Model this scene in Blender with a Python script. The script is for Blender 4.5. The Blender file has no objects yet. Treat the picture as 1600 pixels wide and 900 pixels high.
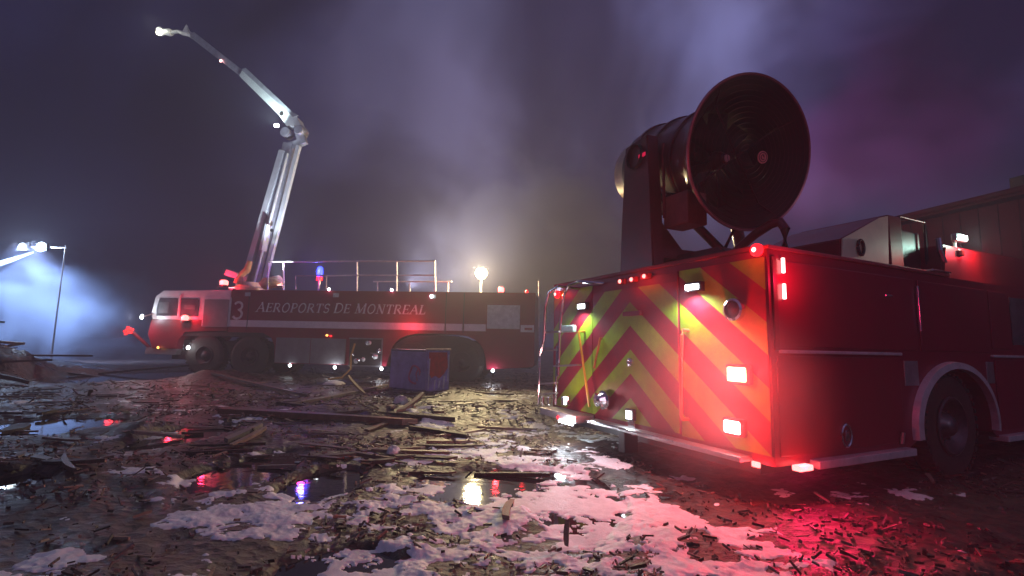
import bpy, bmesh, math, random
import numpy as np
from math import sin, cos, pi, radians, atan, atan2, sqrt
from mathutils import Vector, Matrix
random.seed(7)
S = bpy.context.scene
COL = S.collection
# ------------------------------------------------------------------ camera
FPX, CAMH = 764.0, 1.35
ROLL = atan(.022); PITCH = atan(90 * cos(ROLL) / FPX)
fwv = Vector((0, cos(PITCH), sin(PITCH))); up0 = Vector((0, -sin(PITCH), cos(PITCH))); r0 = Vector((1, 0, 0))
rtv = r0 * cos(ROLL) + up0 * sin(ROLL); upv = up0 * cos(ROLL) - r0 * sin(ROLL)
CAM = Vector((0, 0, CAMH))
cd = bpy.data.cameras.new('camera'); cam = bpy.data.objects.new('camera', cd); COL.objects.link(cam)
cd.sensor_width = 36; cd.lens = 36 * FPX / 1600; cd.clip_start = .05; cd.clip_end = 2000
m3 = Matrix((rtv, upv, -fwv)).transposed()
cam.matrix_world = Matrix.Translation(CAM) @ m3.to_4x4()
S.camera = cam
S.view_settings.view_transform = 'Standard'; S.view_settings.look = 'None'
S.view_settings.exposure = 0.1; S.view_settings.gamma = 1
# ------------------------------------------------------------------ render settings
cy = S.cycles
cy.use_denoising = True
cy.max_bounces = 5; cy.diffuse_bounces = 2; cy.glossy_bounces = 3; cy.transmission_bounces = 4
cy.volume_bounces = 0; cy.transparent_max_bounces = 8
cy.volume_step_rate = 2.0; cy.volume_max_steps = 96
cy.sample_clamp_indirect = 4.0; cy.use_light_tree = True
cy.caustics_reflective = False; cy.caustics_refractive = False
# ------------------------------------------------------------------ world: night sky with drifting smoke
W = bpy.data.worlds.new('World'); S.world = W; W.use_nodes = True
nt = W.node_tree; nt.nodes.clear()
def nd(nt, t, **k):
    n = nt.nodes.new(t)
    for a, b in k.items():
        if a in ('op', 'operation'): n.operation = b
        elif a in n.inputs: n.inputs[a].default_value = b
        else: setattr(n, a, b)
    return n
def ramp(nt, src, stops, interp='LINEAR'):
    r = nt.nodes.new('ShaderNodeValToRGB'); cr = r.color_ramp; cr.interpolation = interp
    while len(cr.elements) < len(stops): cr.elements.new(.5)
    for e, (p, c) in zip(cr.elements, stops):
        e.position = p; e.color = (*c, 1) if len(c) == 3 else c
    nt.links.new(src, r.inputs[0]); return r.outputs[0]
tc = nd(nt, 'ShaderNodeTexCoord')
n1 = nd(nt, 'ShaderNodeTexNoise', Scale=2.1, Detail=4.5, Roughness=.5, Distortion=.5); nt.links.new(tc.outputs['Generated'], n1.inputs['Vector'])
n2 = nd(nt, 'ShaderNodeTexNoise', Scale=1.1, Detail=3, Roughness=.5); 
mp = nd(nt, 'ShaderNodeMapping'); mp.inputs['Location'].default_value = (3.1, 1.7, .4); nt.links.new(tc.outputs['Generated'], mp.inputs['Vector']); nt.links.new(mp.outputs[0], n2.inputs['Vector'])
c1 = ramp(nt, n1.outputs['Fac'], [(.36, (.010, .008, .024)), (.50, (.034, .030, .078)), (.66, (.100, .100, .215))])
c2 = ramp(nt, n2.outputs['Fac'], [(.35, (.55, .55, .6)), (.62, (1.25, 1.15, 1.15))])
mx = nd(nt, 'ShaderNodeMix', data_type='RGBA', blend_type='MULTIPLY'); mx.inputs[0].default_value = 1
nt.links.new(c1, mx.inputs[6]); nt.links.new(c2, mx.inputs[7])
# broad banks of thinner and thicker smoke across the sky
cur = mx.outputs[2]
wob = nd(nt, 'ShaderNodeTexNoise', Scale=3.0, Detail=4); nt.links.new(tc.outputs['Generated'], wob.inputs['Vector'])
ws = nd(nt, 'ShaderNodeVectorMath', operation='SUBTRACT'); nt.links.new(wob.outputs['Color'], ws.inputs[0]); ws.inputs[1].default_value = (.5, .5, .5)
wsc = nd(nt, 'ShaderNodeVectorMath', operation='SCALE'); wsc.inputs['Scale'].default_value = .55; nt.links.new(ws.outputs[0], wsc.inputs[0])
wad = nd(nt, 'ShaderNodeVectorMath', operation='ADD'); nt.links.new(tc.outputs['Generated'], wad.inputs[0]); nt.links.new(wsc.outputs[0], wad.inputs[1])
wn = nd(nt, 'ShaderNodeVectorMath', operation='NORMALIZE'); nt.links.new(wad.outputs[0], wn.inputs[0])
for (bx, by, rad_, colr) in ((190, 250, 28, (.12, .11, .18)), (620, 250, 16, (1.6, 1.5, 1.45)), (760, 130, 20, (.75, .75, .72)), (1180, 110, 10, (1.3, 1.4, 1.5)), (1370, 200, 10, (2.0, .7, 1.0)), (60, 60, 18, (.7, .75, .95)), (1560, 60, 16, (.9, .7, .9))):
    v = (fwv * FPX + rtv * (bx - 800) + upv * (450 - by)).normalized()
    dt = nd(nt, 'ShaderNodeVectorMath', operation='DOT_PRODUCT'); nt.links.new(wn.outputs[0], dt.inputs[0]); dt.inputs[1].default_value = v
    mrr = nd(nt, 'ShaderNodeMapRange', interpolation_type='SMOOTHSTEP'); mrr.inputs['From Min'].default_value = cos(radians(rad_ * 1.25)); mrr.inputs['From Max'].default_value = 1.0; nt.links.new(dt.outputs['Value'], mrr.inputs['Value'])
    mq = nd(nt, 'ShaderNodeMix', data_type='RGBA', blend_type='MULTIPLY'); nt.links.new(mrr.outputs[0], mq.inputs[0]); nt.links.new(cur, mq.inputs[6]); mq.inputs[7].default_value = (*colr, 1); cur = mq.outputs[2]
bg = nd(nt, 'ShaderNodeBackground', Strength=1.25); nt.links.new(cur, bg.inputs[0])
wo = nd(nt, 'ShaderNodeOutputWorld'); nt.links.new(bg.outputs[0], wo.inputs[0])
# very weak cool fill added behind the camera in place of other trucks' lights
sd = bpy.data.lights.new('fill_sun', 'SUN'); sd.energy = .14; sd.angle = radians(14); sd.color = (.78, .70, 1)
so = bpy.data.objects.new('fill_sun', sd); COL.objects.link(so); so.rotation_euler = Vector((-.28, 1, -.42)).to_track_quat('-Z', 'Y').to_euler()

# ------------------------------------------------------------------ helpers
def ray(px, py): return (fwv * FPX + rtv * (px - 800) + upv * (450 - py)).normalized()
def ground(px, py, z=0):
    v = ray(px, py); return CAM + v * ((z - CAMH) / v.z)
def hit(px, py, p0, n):
    v = ray(px, py); return CAM + v * ((p0 - CAM).dot(n) / v.dot(n))
def atdep(px, py, d):
    v = ray(px, py); return CAM + v * (d / v.y)

_mats = {}
def mat(name, col=(.5, .5, .5), rough=.5, metal=0., em=None, es=0., nscale=6., nvar=.25, bump=.0, bscale=60., dirt=None, dirtamt=.0, coat=0., trans=0.):
    if name in _mats: return _mats[name]
    m = bpy.data.materials.new(name); m.use_nodes = True; t = m.node_tree
    b = t.nodes['Principled BSDF']
    tcn = nd(t, 'ShaderNodeTexCoord')
    ns = nd(t, 'ShaderNodeTexNoise', Scale=nscale, Detail=6, Roughness=.62); t.links.new(tcn.outputs['Object'], ns.inputs['Vector'])
    lo = tuple(max(0, c * (1 - nvar)) for c in col); hi = tuple(min(1, c * (1 + nvar)) for c in col)
    c = ramp(t, ns.outputs['Fac'], [(.3, lo), (.7, hi)])
    if dirt:
        n3 = nd(t, 'ShaderNodeTexNoise', Scale=nscale * .45, Detail=8, Roughness=.7); t.links.new(tcn.outputs['Object'], n3.inputs['Vector'])
        f = ramp(t, n3.outputs['Fac'], [(.5 - dirtamt * .3, (0, 0, 0)), (.72, (dirtamt,) * 3)])
        mm = nd(t, 'ShaderNodeMix', data_type='RGBA'); t.links.new(f, mm.inputs[0]); t.links.new(c, mm.inputs[6]); mm.inputs[7].default_value = (*dirt, 1); c = mm.outputs[2]
    t.links.new(c, b.inputs['Base Color'])
    rr = nd(t, 'ShaderNodeMapRange'); rr.inputs['To Min'].default_value = max(0.02, rough * .75); rr.inputs['To Max'].default_value = min(1, rough * 1.3)
    t.links.new(ns.outputs['Fac'], rr.inputs['Value']); t.links.new(rr.outputs[0], b.inputs['Roughness'])
    b.inputs['Metallic'].default_value = metal; b.inputs['Coat Weight'].default_value = coat
    b.inputs['Transmission Weight'].default_value = trans
    if bump:
        bn = nd(t, 'ShaderNodeTexNoise', Scale=bscale, Detail=4); t.links.new(tcn.outputs['Object'], bn.inputs['Vector'])
        bp = nd(t, 'ShaderNodeBump', Strength=bump, Distance=.02); t.links.new(bn.outputs['Fac'], bp.inputs['Height']); t.links.new(bp.outputs[0], b.inputs['Normal'])
    if em:
        b.inputs['Emission Color'].default_value = (*em, 1); b.inputs['Emission Strength'].default_value = es
    _mats[name] = m; return m

RED = mat('red_paint', (.25, .006, .030), .34, 0, nscale=2.2, nvar=.14, coat=.15, dirt=(.15, .02, .025), dirtamt=.35)
REDD = mat('dark_red_paint', (.20, .010, .022), .4, 0, nscale=2.2, nvar=.2, dirt=(.10, .03, .035), dirtamt=.4)
WHITE = mat('white_paint', (.82, .83, .84), .35, nscale=3, nvar=.06, dirt=(.35, .3, .28), dirtamt=.4)
CREAM = mat('cream_paint', (.85, .70, .48), .45, nscale=3, nvar=.08, dirt=(.35, .28, .2), dirtamt=.35)
TRIM = mat('satin_trim', (.72, .66, .70), .38, .35, nscale=9, nvar=.12, dirt=(.3, .2, .2), dirtamt=.4)
CHROME = mat('chrome', (.78, .78, .80), .14, 1, nscale=14, nvar=.06)
STEEL = mat('brushed_steel', (.48, .48, .50), .42, .85, nscale=9, nvar=.15, dirt=(.15, .12, .1), dirtamt=.4)
PLATE = mat('tread_plate', (.5, .48, .48), .35, .9, nscale=9, nvar=.15, bump=.6, bscale=45)
GREY = mat('grey_shutter', (.30, .30, .31), .5, .35, nscale=5, nvar=.1, dirt=(.14, .11, .1), dirtamt=.4)
BLACK = mat('black_trim', (.018, .017, .02), .45, nscale=8, nvar=.3)
RUBBER = mat('tyre_rubber', (.022, .02, .02), .75, nscale=12, nvar=.3, bump=.4, bscale=40, dirt=(.07, .05, .04), dirtamt=.6)
GLASS = mat('dark_glass', (.09, .10, .115), .08, 0, nscale=3, nvar=.4)
YEL = mat('lime_reflective_tape', (.28, .46, .015), .38, nscale=10, nvar=.12, dirt=(.2, .12, .05), dirtamt=.4)
REDT = mat('red_reflective_tape', (.30, .006, .022), .38, nscale=10, nvar=.15, dirt=(.12, .05, .05), dirtamt=.4)
GOLD = mat('yellow_handrail', (.75, .42, .04), .4, nscale=10, nvar=.1)
WOOD = [mat('pale_wood', (.24, .17, .12), .6, nscale=7, nvar=.4, bump=.5), mat('wet_brown_wood', (.10, .06, .045), .38, nscale=7, nvar=.45, bump=.5),
        mat('charred_wood', (.035, .024, .02), .5, nscale=9, nvar=.5, bump=.7), mat('grey_wood', (.17, .145, .13), .6, nscale=7, nvar=.35, bump=.5)]
def emat(name, col, es, base=None):
    return mat(name, base or tuple(c * .6 for c in col), .3, em=col, es=es, nscale=4, nvar=.05)
E_RED = emat('lit_red_lens', (1, .012, .02), 2.5); E_REDHOT = emat('lit_red_core', (1, .2, .18), 4)
E_WHITE = emat('lit_white_lens', (.85, .95, 1), 22); E_YEL = emat('lit_yellow_lens', (1, .82, .42), 40)
E_BLUE = emat('lit_blue_lens', (.04, .07, 1), 4); E_PINK = emat('lit_pink_lens', (1, .45, .42), 6)
E_AMB = emat('lit_amber_lens', (1, .45, .1), 4)
OFFRED = mat('unlit_red_lens', (.35, .02, .02), .2)

def mark(o, label=None, cat=None, group=None, kind=None):
    if label: o['label'] = label
    if cat: o['category'] = cat
    if group: o['group'] = group
    if kind: o['kind'] = kind
    return o
def empty(name, loc=(0, 0, 0), rz=0, **k):
    o = bpy.data.objects.new(name, None); COL.objects.link(o); o.location = loc; o.rotation_euler = (0, 0, rz); o.empty_display_size = .2
    return mark(o, **k)

class MB:
    def __init__(s): s.bm = bmesh.new()
    def _add(s, vs, fs):
        v = [s.bm.verts.new(p) for p in vs]
        out = []
        for f in fs:
            try: out.append(s.bm.faces.new([v[i] for i in f]))
            except ValueError: pass
        return v, out
    def box(s, a, b, bev=0., rot=None, piv=None):
        x0, y0, z0 = (min(a[i], b[i]) for i in range(3)); x1, y1, z1 = (max(a[i], b[i]) for i in range(3))
        vs = [Vector(p) for p in ((x0, y0, z0), (x1, y0, z0), (x1, y1, z0), (x0, y1, z0), (x0, y0, z1), (x1, y0, z1), (x1, y1, z1), (x0, y1, z1))]
        if rot is not None:
            c = Vector(piv) if piv is not None else Vector(((x0 + x1) / 2, (y0 + y1) / 2, (z0 + z1) / 2))
            vs = [rot @ (p - c) + c for p in vs]
        v, f = s._add(vs, ((3, 2, 1, 0), (4, 5, 6, 7), (0, 1, 5, 4), (1, 2, 6, 5), (2, 3, 7, 6), (3, 0, 4, 7)))
        if bev:
            es = set(e for q in f for e in q.edges)
            bmesh.ops.bevel(s.bm, geom=list(es), offset=bev, segments=2, affect='EDGES', profile=.6)
        return s
    def beam(s, p, q, w, h, upd=(0, 0, 1), w2=None, h2=None):
        p, q = Vector(p), Vector(q); d = (q - p).normalized(); u = Vector(upd)
        sd = d.cross(u)
        if sd.length < 1e-4: sd = d.cross(Vector((1, 0, 0)))
        sd.normalize(); uu = sd.cross(d)
        w2 = w2 or w; h2 = h2 or h; vs = []
        for c, ww, hh in ((p, w, h), (q, w2, h2)):
            for a, b in ((-1, -1), (1, -1), (1, 1), (-1, 1)): vs.append(c + sd * a * ww / 2 + uu * b * hh / 2)
        s._add(vs, ((3, 2, 1, 0), (4, 5, 6, 7), (0, 1, 5, 4), (1, 2, 6, 5), (2, 3, 7, 6), (3, 0, 4, 7))); return s
    def tube(s, pts, r, n=8, caps=True):
        pts = [Vector(p) for p in pts]; rings = []
        for i, p in enumerate(pts):
            d = (pts[min(i + 1, len(pts) - 1)] - pts[max(i - 1, 0)]).normalized()
            a = d.cross(Vector((0, 0, 1)))
            if a.length < .05: a = d.cross(Vector((0, 1, 0)))
            a.normalize(); b = a.cross(d); rr = r[i] if isinstance(r, (list, tuple)) else r
            rings.append([s.bm.verts.new(p + (a * cos(2 * pi * k / n) + b * sin(2 * pi * k / n)) * rr) for k in range(n)])
        for A, B in zip(rings, rings[1:]):
            for k in range(n): s.bm.faces.new((A[k], A[(k + 1) % n], B[(k + 1) % n], B[k]))
        if caps: s.bm.faces.new(rings[0][::-1]); s.bm.faces.new(rings[-1])
        return s
    def lathe(s, prof, o, ax, n=32, closed=False):
        """prof: list of (radius, distance along ax)"""
        o, ax = Vector(o), Vector(ax).normalized(); a = ax.cross(Vector((0, 0, 1)))
        if a.length < .01: a = Vector((1, 0, 0))
        a.normalize(); b = a.cross(ax); rings = []
        for r, t in prof:
            if r < 1e-4: rings.append([s.bm.verts.new(o + ax * t)])
            else: rings.append([s.bm.verts.new(o + ax * t + (a * cos(2 * pi * k / n) + b * sin(2 * pi * k / n)) * r) for k in range(n)])
        pr = list(zip(rings, rings[1:]))
        if closed: pr.append((rings[-1], rings[0]))
        for A, B in pr:
            for k in range(n):
                k2 = (k + 1) % n
                if len(A) == 1: s.bm.faces.new((A[0], B[k2], B[k]))
                elif len(B) == 1: s.bm.faces.new((A[k], A[k2], B[0]))
                else: s.bm.faces.new((A[k], A[k2], B[k2], B[k]))
        return s
    def prism(s, poly, vec, bev=0.):
        vec = Vector(vec); n = len(poly); P = [Vector(p) for p in poly]
        v, f = s._add(P + [p + vec for p in P], [tuple(range(n))[::-1], tuple(range(n, 2 * n))] + [(i, (i + 1) % n, n + (i + 1) % n, n + i) for i in range(n)])
        if bev:
            es = set(e for q in f for e in q.edges)
            bmesh.ops.bevel(s.bm, geom=list(es), offset=bev, segments=2, affect='EDGES')
        return s
    def build(s, name, m, parent=None, smooth=False, **k):
        bmesh.ops.recalc_face_normals(s.bm, faces=s.bm.faces)
        me = bpy.data.meshes.new(name); s.bm.to_mesh(me); s.bm.free()
        me.materials.append(m)
        if smooth:
            for p in me.polygons: p.use_smooth = True
            me.set_sharp_from_angle(angle=radians(38))
        o = bpy.data.objects.new(name, me); COL.objects.link(o)
        if parent: o.parent = parent
        return mark(o, **k)

def lamp(parent, loc, energy, col, r=.04, name='lamp_light', kind='POINT', aim=None, spot=80, blend=.6):
    l = bpy.data.lights.new(name, kind); l.energy = energy; l.color = col; l.shadow_soft_size = r
    if kind == 'SPOT': l.spot_size = radians(spot); l.spot_blend = blend
    o = bpy.data.objects.new(name, l); COL.objects.link(o); o.parent = parent; o.location = loc
    if aim is not None: o.rotation_euler = (Vector(aim) - Vector(loc)).to_track_quat('-Z', 'Y').to_euler()
    return o

# ================================================================== NOISE (numpy)
def vnoise(x, y, seed=0):
    xi = np.floor(x).astype(np.int64); yi = np.floor(y).astype(np.int64); xf = x - xi; yf = y - yi
    def h(a, b):
        v = (a * 374761393 + b * 668265263 + seed * 974711) & 0xffffffff
        v = ((v ^ (v >> 13)) * 1274126177) & 0xffffffff
        return ((v ^ (v >> 16)) & 0xffff) / 65535.0
    u = xf * xf * (3 - 2 * xf); w = yf * yf * (3 - 2 * yf)
    return (h(xi, yi) * (1 - u) + h(xi + 1, yi) * u) * (1 - w) + (h(xi, yi + 1) * (1 - u) + h(xi + 1, yi + 1) * u) * w
def fbm(x, y, o=4, seed=0, g=.5):
    s = 0; a = 1; t = 0
    for i in range(o): s = s + a * vnoise(x * 2 ** i + 17.3 * i, y * 2 ** i - 9.1 * i, seed + i); t += a; a *= g
    return s / t
def sst(a, b, x):
    t = np.clip((x - a) / (b - a), 0, 1); return t * t * (3 - 2 * t)

# ================================================================== GROUND, WATER, FOAM
def ell(px0, py0, px1, py1):
    """world box of an image rectangle on the ground"""
    a = ground((px0 + px1) / 2, py0); b = ground((px0 + px1) / 2, py1); c = ground(px0, (py0 + py1) / 2); d = ground(px1, (py0 + py1) / 2)
    return ((c.x + d.x) / 2, (a.y + b.y) / 2, abs(d.x - c.x) / 2, abs(a.y - b.y) / 2)
PUD = [ell(40, 578, 300, 604), ell(-60, 650, 190, 692), ell(480, 592, 560, 606), ell(215, 662, 355, 708), ell(300, 705, 445, 785),
       ell(440, 735, 560, 790), ell(640, 735, 960, 800), ell(820, 740, 980, 850), ell(430, 860, 620, 940), ell(-100, 740, 60, 790)]
def pudmask(x, y):
    m = np.zeros_like(x)
    for cx, cyy, rx, ry in PUD:
        q = ((x - cx) / rx) ** 2 + ((y - cyy) / ry) ** 2
        m = np.maximum(m, 1 - sst(.55, 1.35, q + (fbm(x * 1.7 / max(.5, min(rx, 2)), y * 1.7 / max(.5, min(ry, 2)), 3, 5) - .5) * .9))
    return m
def gheight(x, y):
    r = np.sqrt(x * x + y * y)
    h = .050 + (fbm(x * .9, y * .9, 3, 1) - .5) * .10 + (fbm(x * 5, y * 5, 4, 2, .6) - .5) * .055
    fade = 1 - sst(25, 60, r)
    h = .04 + (h - .04) * fade
    pm = pudmask(x, y)
    # low ridges of debris
    for cx, cyy, rx, ry, hh in ((-18.1, 15.1, 3.9, 2.0, 1.4), (-11.5, 17.5, 3.5, 1.2, .18), (-2.0, 9.3, 3.2, .8, .16), (-4.8, 7.0, 1.8, .55, .12), (-4.6, 4.7, 1.6, .6, .10), (-24, 19, 6, 3, 1.1)):
        q = ((x - cx) / rx) ** 2 + ((y - cyy) / ry) ** 2
        h = h + hh * np.exp(-q * 1.3) * (.7 + .6 * fbm(x * 2.3, y * 2.3, 3, 9))
    h = h * (1 - pm) - .03 * pm + (fbm(x * 5, y * 5, 4, 2, .6) - .5) * .05 * pm
    u = x * .901 + y * .434; w = -x * .434 + y * .901       # along / across the near truck
    tr = np.exp(-((w - 1.1) / .9) ** 2) * sst(-.5, 1.5, u) * fade
    h = h + tr * (.030 * np.sin(w * 17 + 1.2 * np.sin(u * 1.3)) + .012 * np.sign(np.sin(u * 26 + w * 14)) * (np.sin(w * 17 + 1.2 * np.sin(u * 1.3)) < 0))
    return h
def gz(x, y): return float(gheight(np.array([float(x)]), np.array([float(y)]))[0])

def polar_grid(radii, a0, a1, na):
    A = np.linspace(a0, a1, na); R, T = np.meshgrid(radii, A, indexing='ij')
    return R * np.sin(T), R * np.cos(T)
def grid_mesh(name, X, Y, Z, m, keep=None, wrap=False):
    nr, na = X.shape; co = np.stack([X.ravel(), Y.ravel(), Z.ravel()], 1)
    idx = np.arange(nr * na).reshape(nr, na)
    a, b, c, d = idx[:-1, :-1], idx[:-1, 1:], idx[1:, 1:], idx[1:, :-1]
    F = np.stack([d.ravel(), c.ravel(), b.ravel(), a.ravel()], 1)
    if keep is not None:
        k = keep; kk = (k[:-1, :-1] | k[:-1, 1:] | k[1:, 1:] | k[1:, :-1]).ravel(); F = F[kk]
        used = np.unique(F); remap = np.full(nr * na, -1); remap[used] = np.arange(len(used)); co = co[used]; F = remap[F]
    me = bpy.data.meshes.new(name); me.vertices.add(len(co)); me.vertices.foreach_set('co', co.ravel().astype(np.float32))
    me.loops.add(F.size); me.loops.foreach_set('vertex_index', F.ravel().astype(np.int32))
    me.polygons.add(len(F)); me.polygons.foreach_set('loop_start', np.arange(0, F.size, 4, dtype=np.int32)); me.polygons.foreach_set('loop_total', np.full(len(F), 4, dtype=np.int32))
    me.polygons.foreach_set('use_smooth', np.ones(len(F), bool)); me.update(); me.validate(); me.materials.append(m)
    o = bpy.data.objects.new(name, me); COL.objects.link(o); return o

def ground_mat():
    m = bpy.data.materials.new('wet_mud'); m.use_nodes = True; t = m.node_tree; b = t.nodes['Principled BSDF']
    tcn = nd(t, 'ShaderNodeTexCoord')
    a = nd(t, 'ShaderNodeTexNoise', Scale=1.3, Detail=9, Roughness=.68, Distortion=.4); t.links.new(tcn.outputs['Object'], a.inputs['Vector'])
    mpn = nd(t, 'ShaderNodeMapping'); mpn.inputs['Scale'].default_value = (1, 1.35, 1); mpn.inputs['Rotation'].default_value = (0, 0, .4); t.links.new(tcn.outputs['Object'], mpn.inputs[0])
    v = nd(t, 'ShaderNodeTexVoronoi', Scale=11.0, feature='F1'); v.inputs['Randomness'].default_value = 1; t.links.new(mpn.outputs[0], v.inputs['Vector'])
    c1 = ramp(t, a.outputs['Fac'], [(.3, (.012, .008, .008)), (.5, (.045, .028, .024)), (.68, (.10, .065, .05))])
    c2 = ramp(t, v.outputs['Color'], [(.2, (.35, .35, .35)), (.8, (1.5, 1.4, 1.3))])
    mm = nd(t, 'ShaderNodeMix', data_type='RGBA', blend_type='MULTIPLY'); mm.inputs[0].default_value = .9; t.links.new(c1, mm.inputs[6]); t.links.new(c2, mm.inputs[7])
    t.links.new(mm.outputs[2], b.inputs['Base Color'])
    rr = ramp(t, a.outputs['Fac'], [(.36, (.20,) * 3), (.60, (.6,) * 3)]); t.links.new(rr, b.inputs['Roughness'])
    f = nd(t, 'ShaderNodeTexNoise', Scale=22, Detail=7, Roughness=.7); t.links.new(mpn.outputs[0], f.inputs['Vector'])
    bp = nd(t, 'ShaderNodeBump', Strength=.8, Distance=.03); t.links.new(f.outputs['Fac'], bp.inputs['Height'])
    bp2 = nd(t, 'ShaderNodeBump', Strength=.6, Distance=.03); t.links.new(v.outputs['Distance'], bp2.inputs['Height']); t.links.new(bp.outputs[0], bp2.inputs['Normal'])
    t.links.new(bp2.outputs[0], b.inputs['Normal']); return m
MUD = ground_mat()
rad = np.concatenate([[.0], np.geomspace(.6, 30, 330), np.geomspace(33, 900, 30)])
# finer inside the forward sector, coarse behind
X, Y = polar_grid(rad, radians(-62), radians(62), 620); o = grid_mesh('ground', X, Y, gheight(X, Y), MUD); mark(o, kind='structure')
X, Y = polar_grid(rad[::4], radians(62), radians(298), 160)
grid_mesh('ground_behind', X, Y, gheight(X, Y) - .004, MUD); mark(bpy.data.objects['ground_behind'], kind='structure')

WATER = mat('dirty_water', (.02, .016, .018), .05, 0, nscale=3, nvar=.3, bump=.10, bscale=5)
mb = MB(); mb._add([(-40, 1, .006), (14, 1, .006), (14, 32, .006), (-40, 32, .006)], [(0, 1, 2, 3)])
mb.build('puddle_water', WATER, kind='structure')

FOAM = mat('fire_foam', (.80, .84, .86), .55, nscale=9, nvar=.10, bump=.25, bscale=30, dirt=(.35, .3, .32), dirtamt=.5)
def foamfield(x, y):
    n = fbm(x * 1.7 + 3, y * 2.3 + 1, 6, 21, .66)
    m = np.zeros_like(x) - .35
    for px0, py0, px1, py1, a in ((230, 790, 640, 860, .16), (420, 750, 980, 960, .20), (560, 790, 700, 830, .14), (800, 700, 1000, 800, .10), (780, 770, 1130, 960, .20),
                                  (900, 830, 1300, 960, .17), (640, 690, 860, 740, .07), (600, 640, 860, 700, .05), (380, 840, 620, 960, .12), (-60, 860, 120, 960, .05), (870, 640, 1010, 720, .04)):
        cx, cyy, rx, ry = ell(px0, py0, px1, py1)
        q = ((x - cx) / rx) ** 2 + ((y - cyy) / ry) ** 2
        m = np.maximum(m, a - .30 * sst(.5, 1.6, q))
    for px0, py0, px1, py1 in ((690, 735, 830, 800), (320, 710, 430, 775), (460, 735, 550, 785), (260, 670, 320, 700)):
        cx, cyy, rx, ry = ell(px0, py0, px1, py1); m = m - .25 * (1 - sst(.4, 1.2, ((x - cx) / rx) ** 2 + ((y - cyy) / ry) ** 2))
    n = n - .20 * sst(.50, .66, fbm(x * 4.5, y * 6.5, 4, 33, .6))
    return n - .598 + m
X, Y = polar_grid(np.geomspace(1.6, 14, 620), radians(-50), radians(42), 900)
Ff = foamfield(X, Y)
G = np.maximum(gheight(X, Y), .008)
Zf = G + np.clip(Ff * .12, -.03, .005) + .003 + .002 * (fbm(X * 14, Y * 14, 3, 4) - .5) * (Ff > 0)
o = grid_mesh('foam', X, Y, Zf, FOAM, keep=Ff > -.004); mark(o, kind='stuff', label='white fire fighting foam in ragged patches on the wet ground')

# haze over the whole place
def haze_mat(dens, col):
    m = bpy.data.materials.new('haze_air'); m.use_nodes = True; t = m.node_tree; t.nodes.clear()
    v = nd(t, 'ShaderNodeVolumePrincipled', Density=dens, Anisotropy=.25); v.inputs['Color'].default_value = (*col, 1)
    o = nd(t, 'ShaderNodeOutputMaterial'); t.links.new(v.outputs[0], o.inputs['Volume']); return m
mb = MB(); mb.box((-70, -8, -1.3), (70, 75, 19)); mb.build('haze', haze_mat(.010, (.80, .80, .98)), kind='stuff')

def smoke_mat(name, dens, col, scale, lo, hi, size, aniso=.2, seed=0.):
    m = bpy.data.materials.new(name); m.use_nodes = True; t = m.node_tree; t.nodes.clear()
    tcn = nd(t, 'ShaderNodeTexCoord')
    mp = nd(t, 'ShaderNodeMapping'); mp.inputs['Location'].default_value = (seed, seed * .7, -seed); t.links.new(tcn.outputs['Object'], mp.inputs[0])
    n = nd(t, 'ShaderNodeTexNoise', Scale=scale, Detail=3, Roughness=.55, Distortion=.4); t.links.new(mp.outputs[0], n.inputs['Vector'])
    # spherical falloff in the unit ball
    dv = nd(t, 'ShaderNodeVectorMath', operation='DIVIDE'); dv.inputs[1].default_value = size; t.links.new(tcn.outputs['Object'], dv.inputs[0])
    ln = nd(t, 'ShaderNodeVectorMath', operation='LENGTH'); t.links.new(dv.outputs[0], ln.inputs[0])
    fo = nd(t, 'ShaderNodeMapRange'); fo.inputs['From Min'].default_value = .25; fo.inputs['From Max'].default_value = .98; fo.inputs['To Min'].default_value = 1; fo.inputs['To Max'].default_value = 0
    t.links.new(ln.outputs['Value'], fo.inputs['Value'])
    ad = nd(t, 'ShaderNodeMath', operation='MULTIPLY_ADD'); ad.inputs[1].default_value = .5; t.links.new(fo.outputs[0], ad.inputs[0]); t.links.new(n.outputs['Fac'], ad.inputs[2])
    mr = nd(t, 'ShaderNodeMapRange'); mr.inputs['From Min'].default_value = lo; mr.inputs['From Max'].default_value = hi; t.links.new(ad.outputs[0], mr.inputs['Value'])
    mu = nd(t, 'ShaderNodeMath', operation='MULTIPLY'); t.links.new(mr.outputs[0], mu.inputs[0]); t.links.new(fo.outputs[0], mu.inputs[1])
    m2 = nd(t, 'ShaderNodeMath', operation='MULTIPLY'); m2.inputs[1].default_value = dens; t.links.new(mu.outputs[0], m2.inputs[0])
    v = nd(t, 'ShaderNodeVolumePrincipled', Anisotropy=aniso); v.inputs['Color'].default_value = (*col, 1); t.links.new(m2.outputs[0], v.inputs['Density'])
    o = nd(t, 'ShaderNodeOutputMaterial'); t.links.new(v.outputs[0], o.inputs['Volume']); return m
def smoke(c, size, m, label):
    mb = MB(); bmesh.ops.create_icosphere(mb.bm, subdivisions=3, radius=1)
    for v in mb.bm.verts: v.co = Vector((v.co.x * size[0], v.co.y * size[1], v.co.z * size[2]))
    o = mb.build('smoke', m, kind='stuff', label=label); o.location = c; return o

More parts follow.
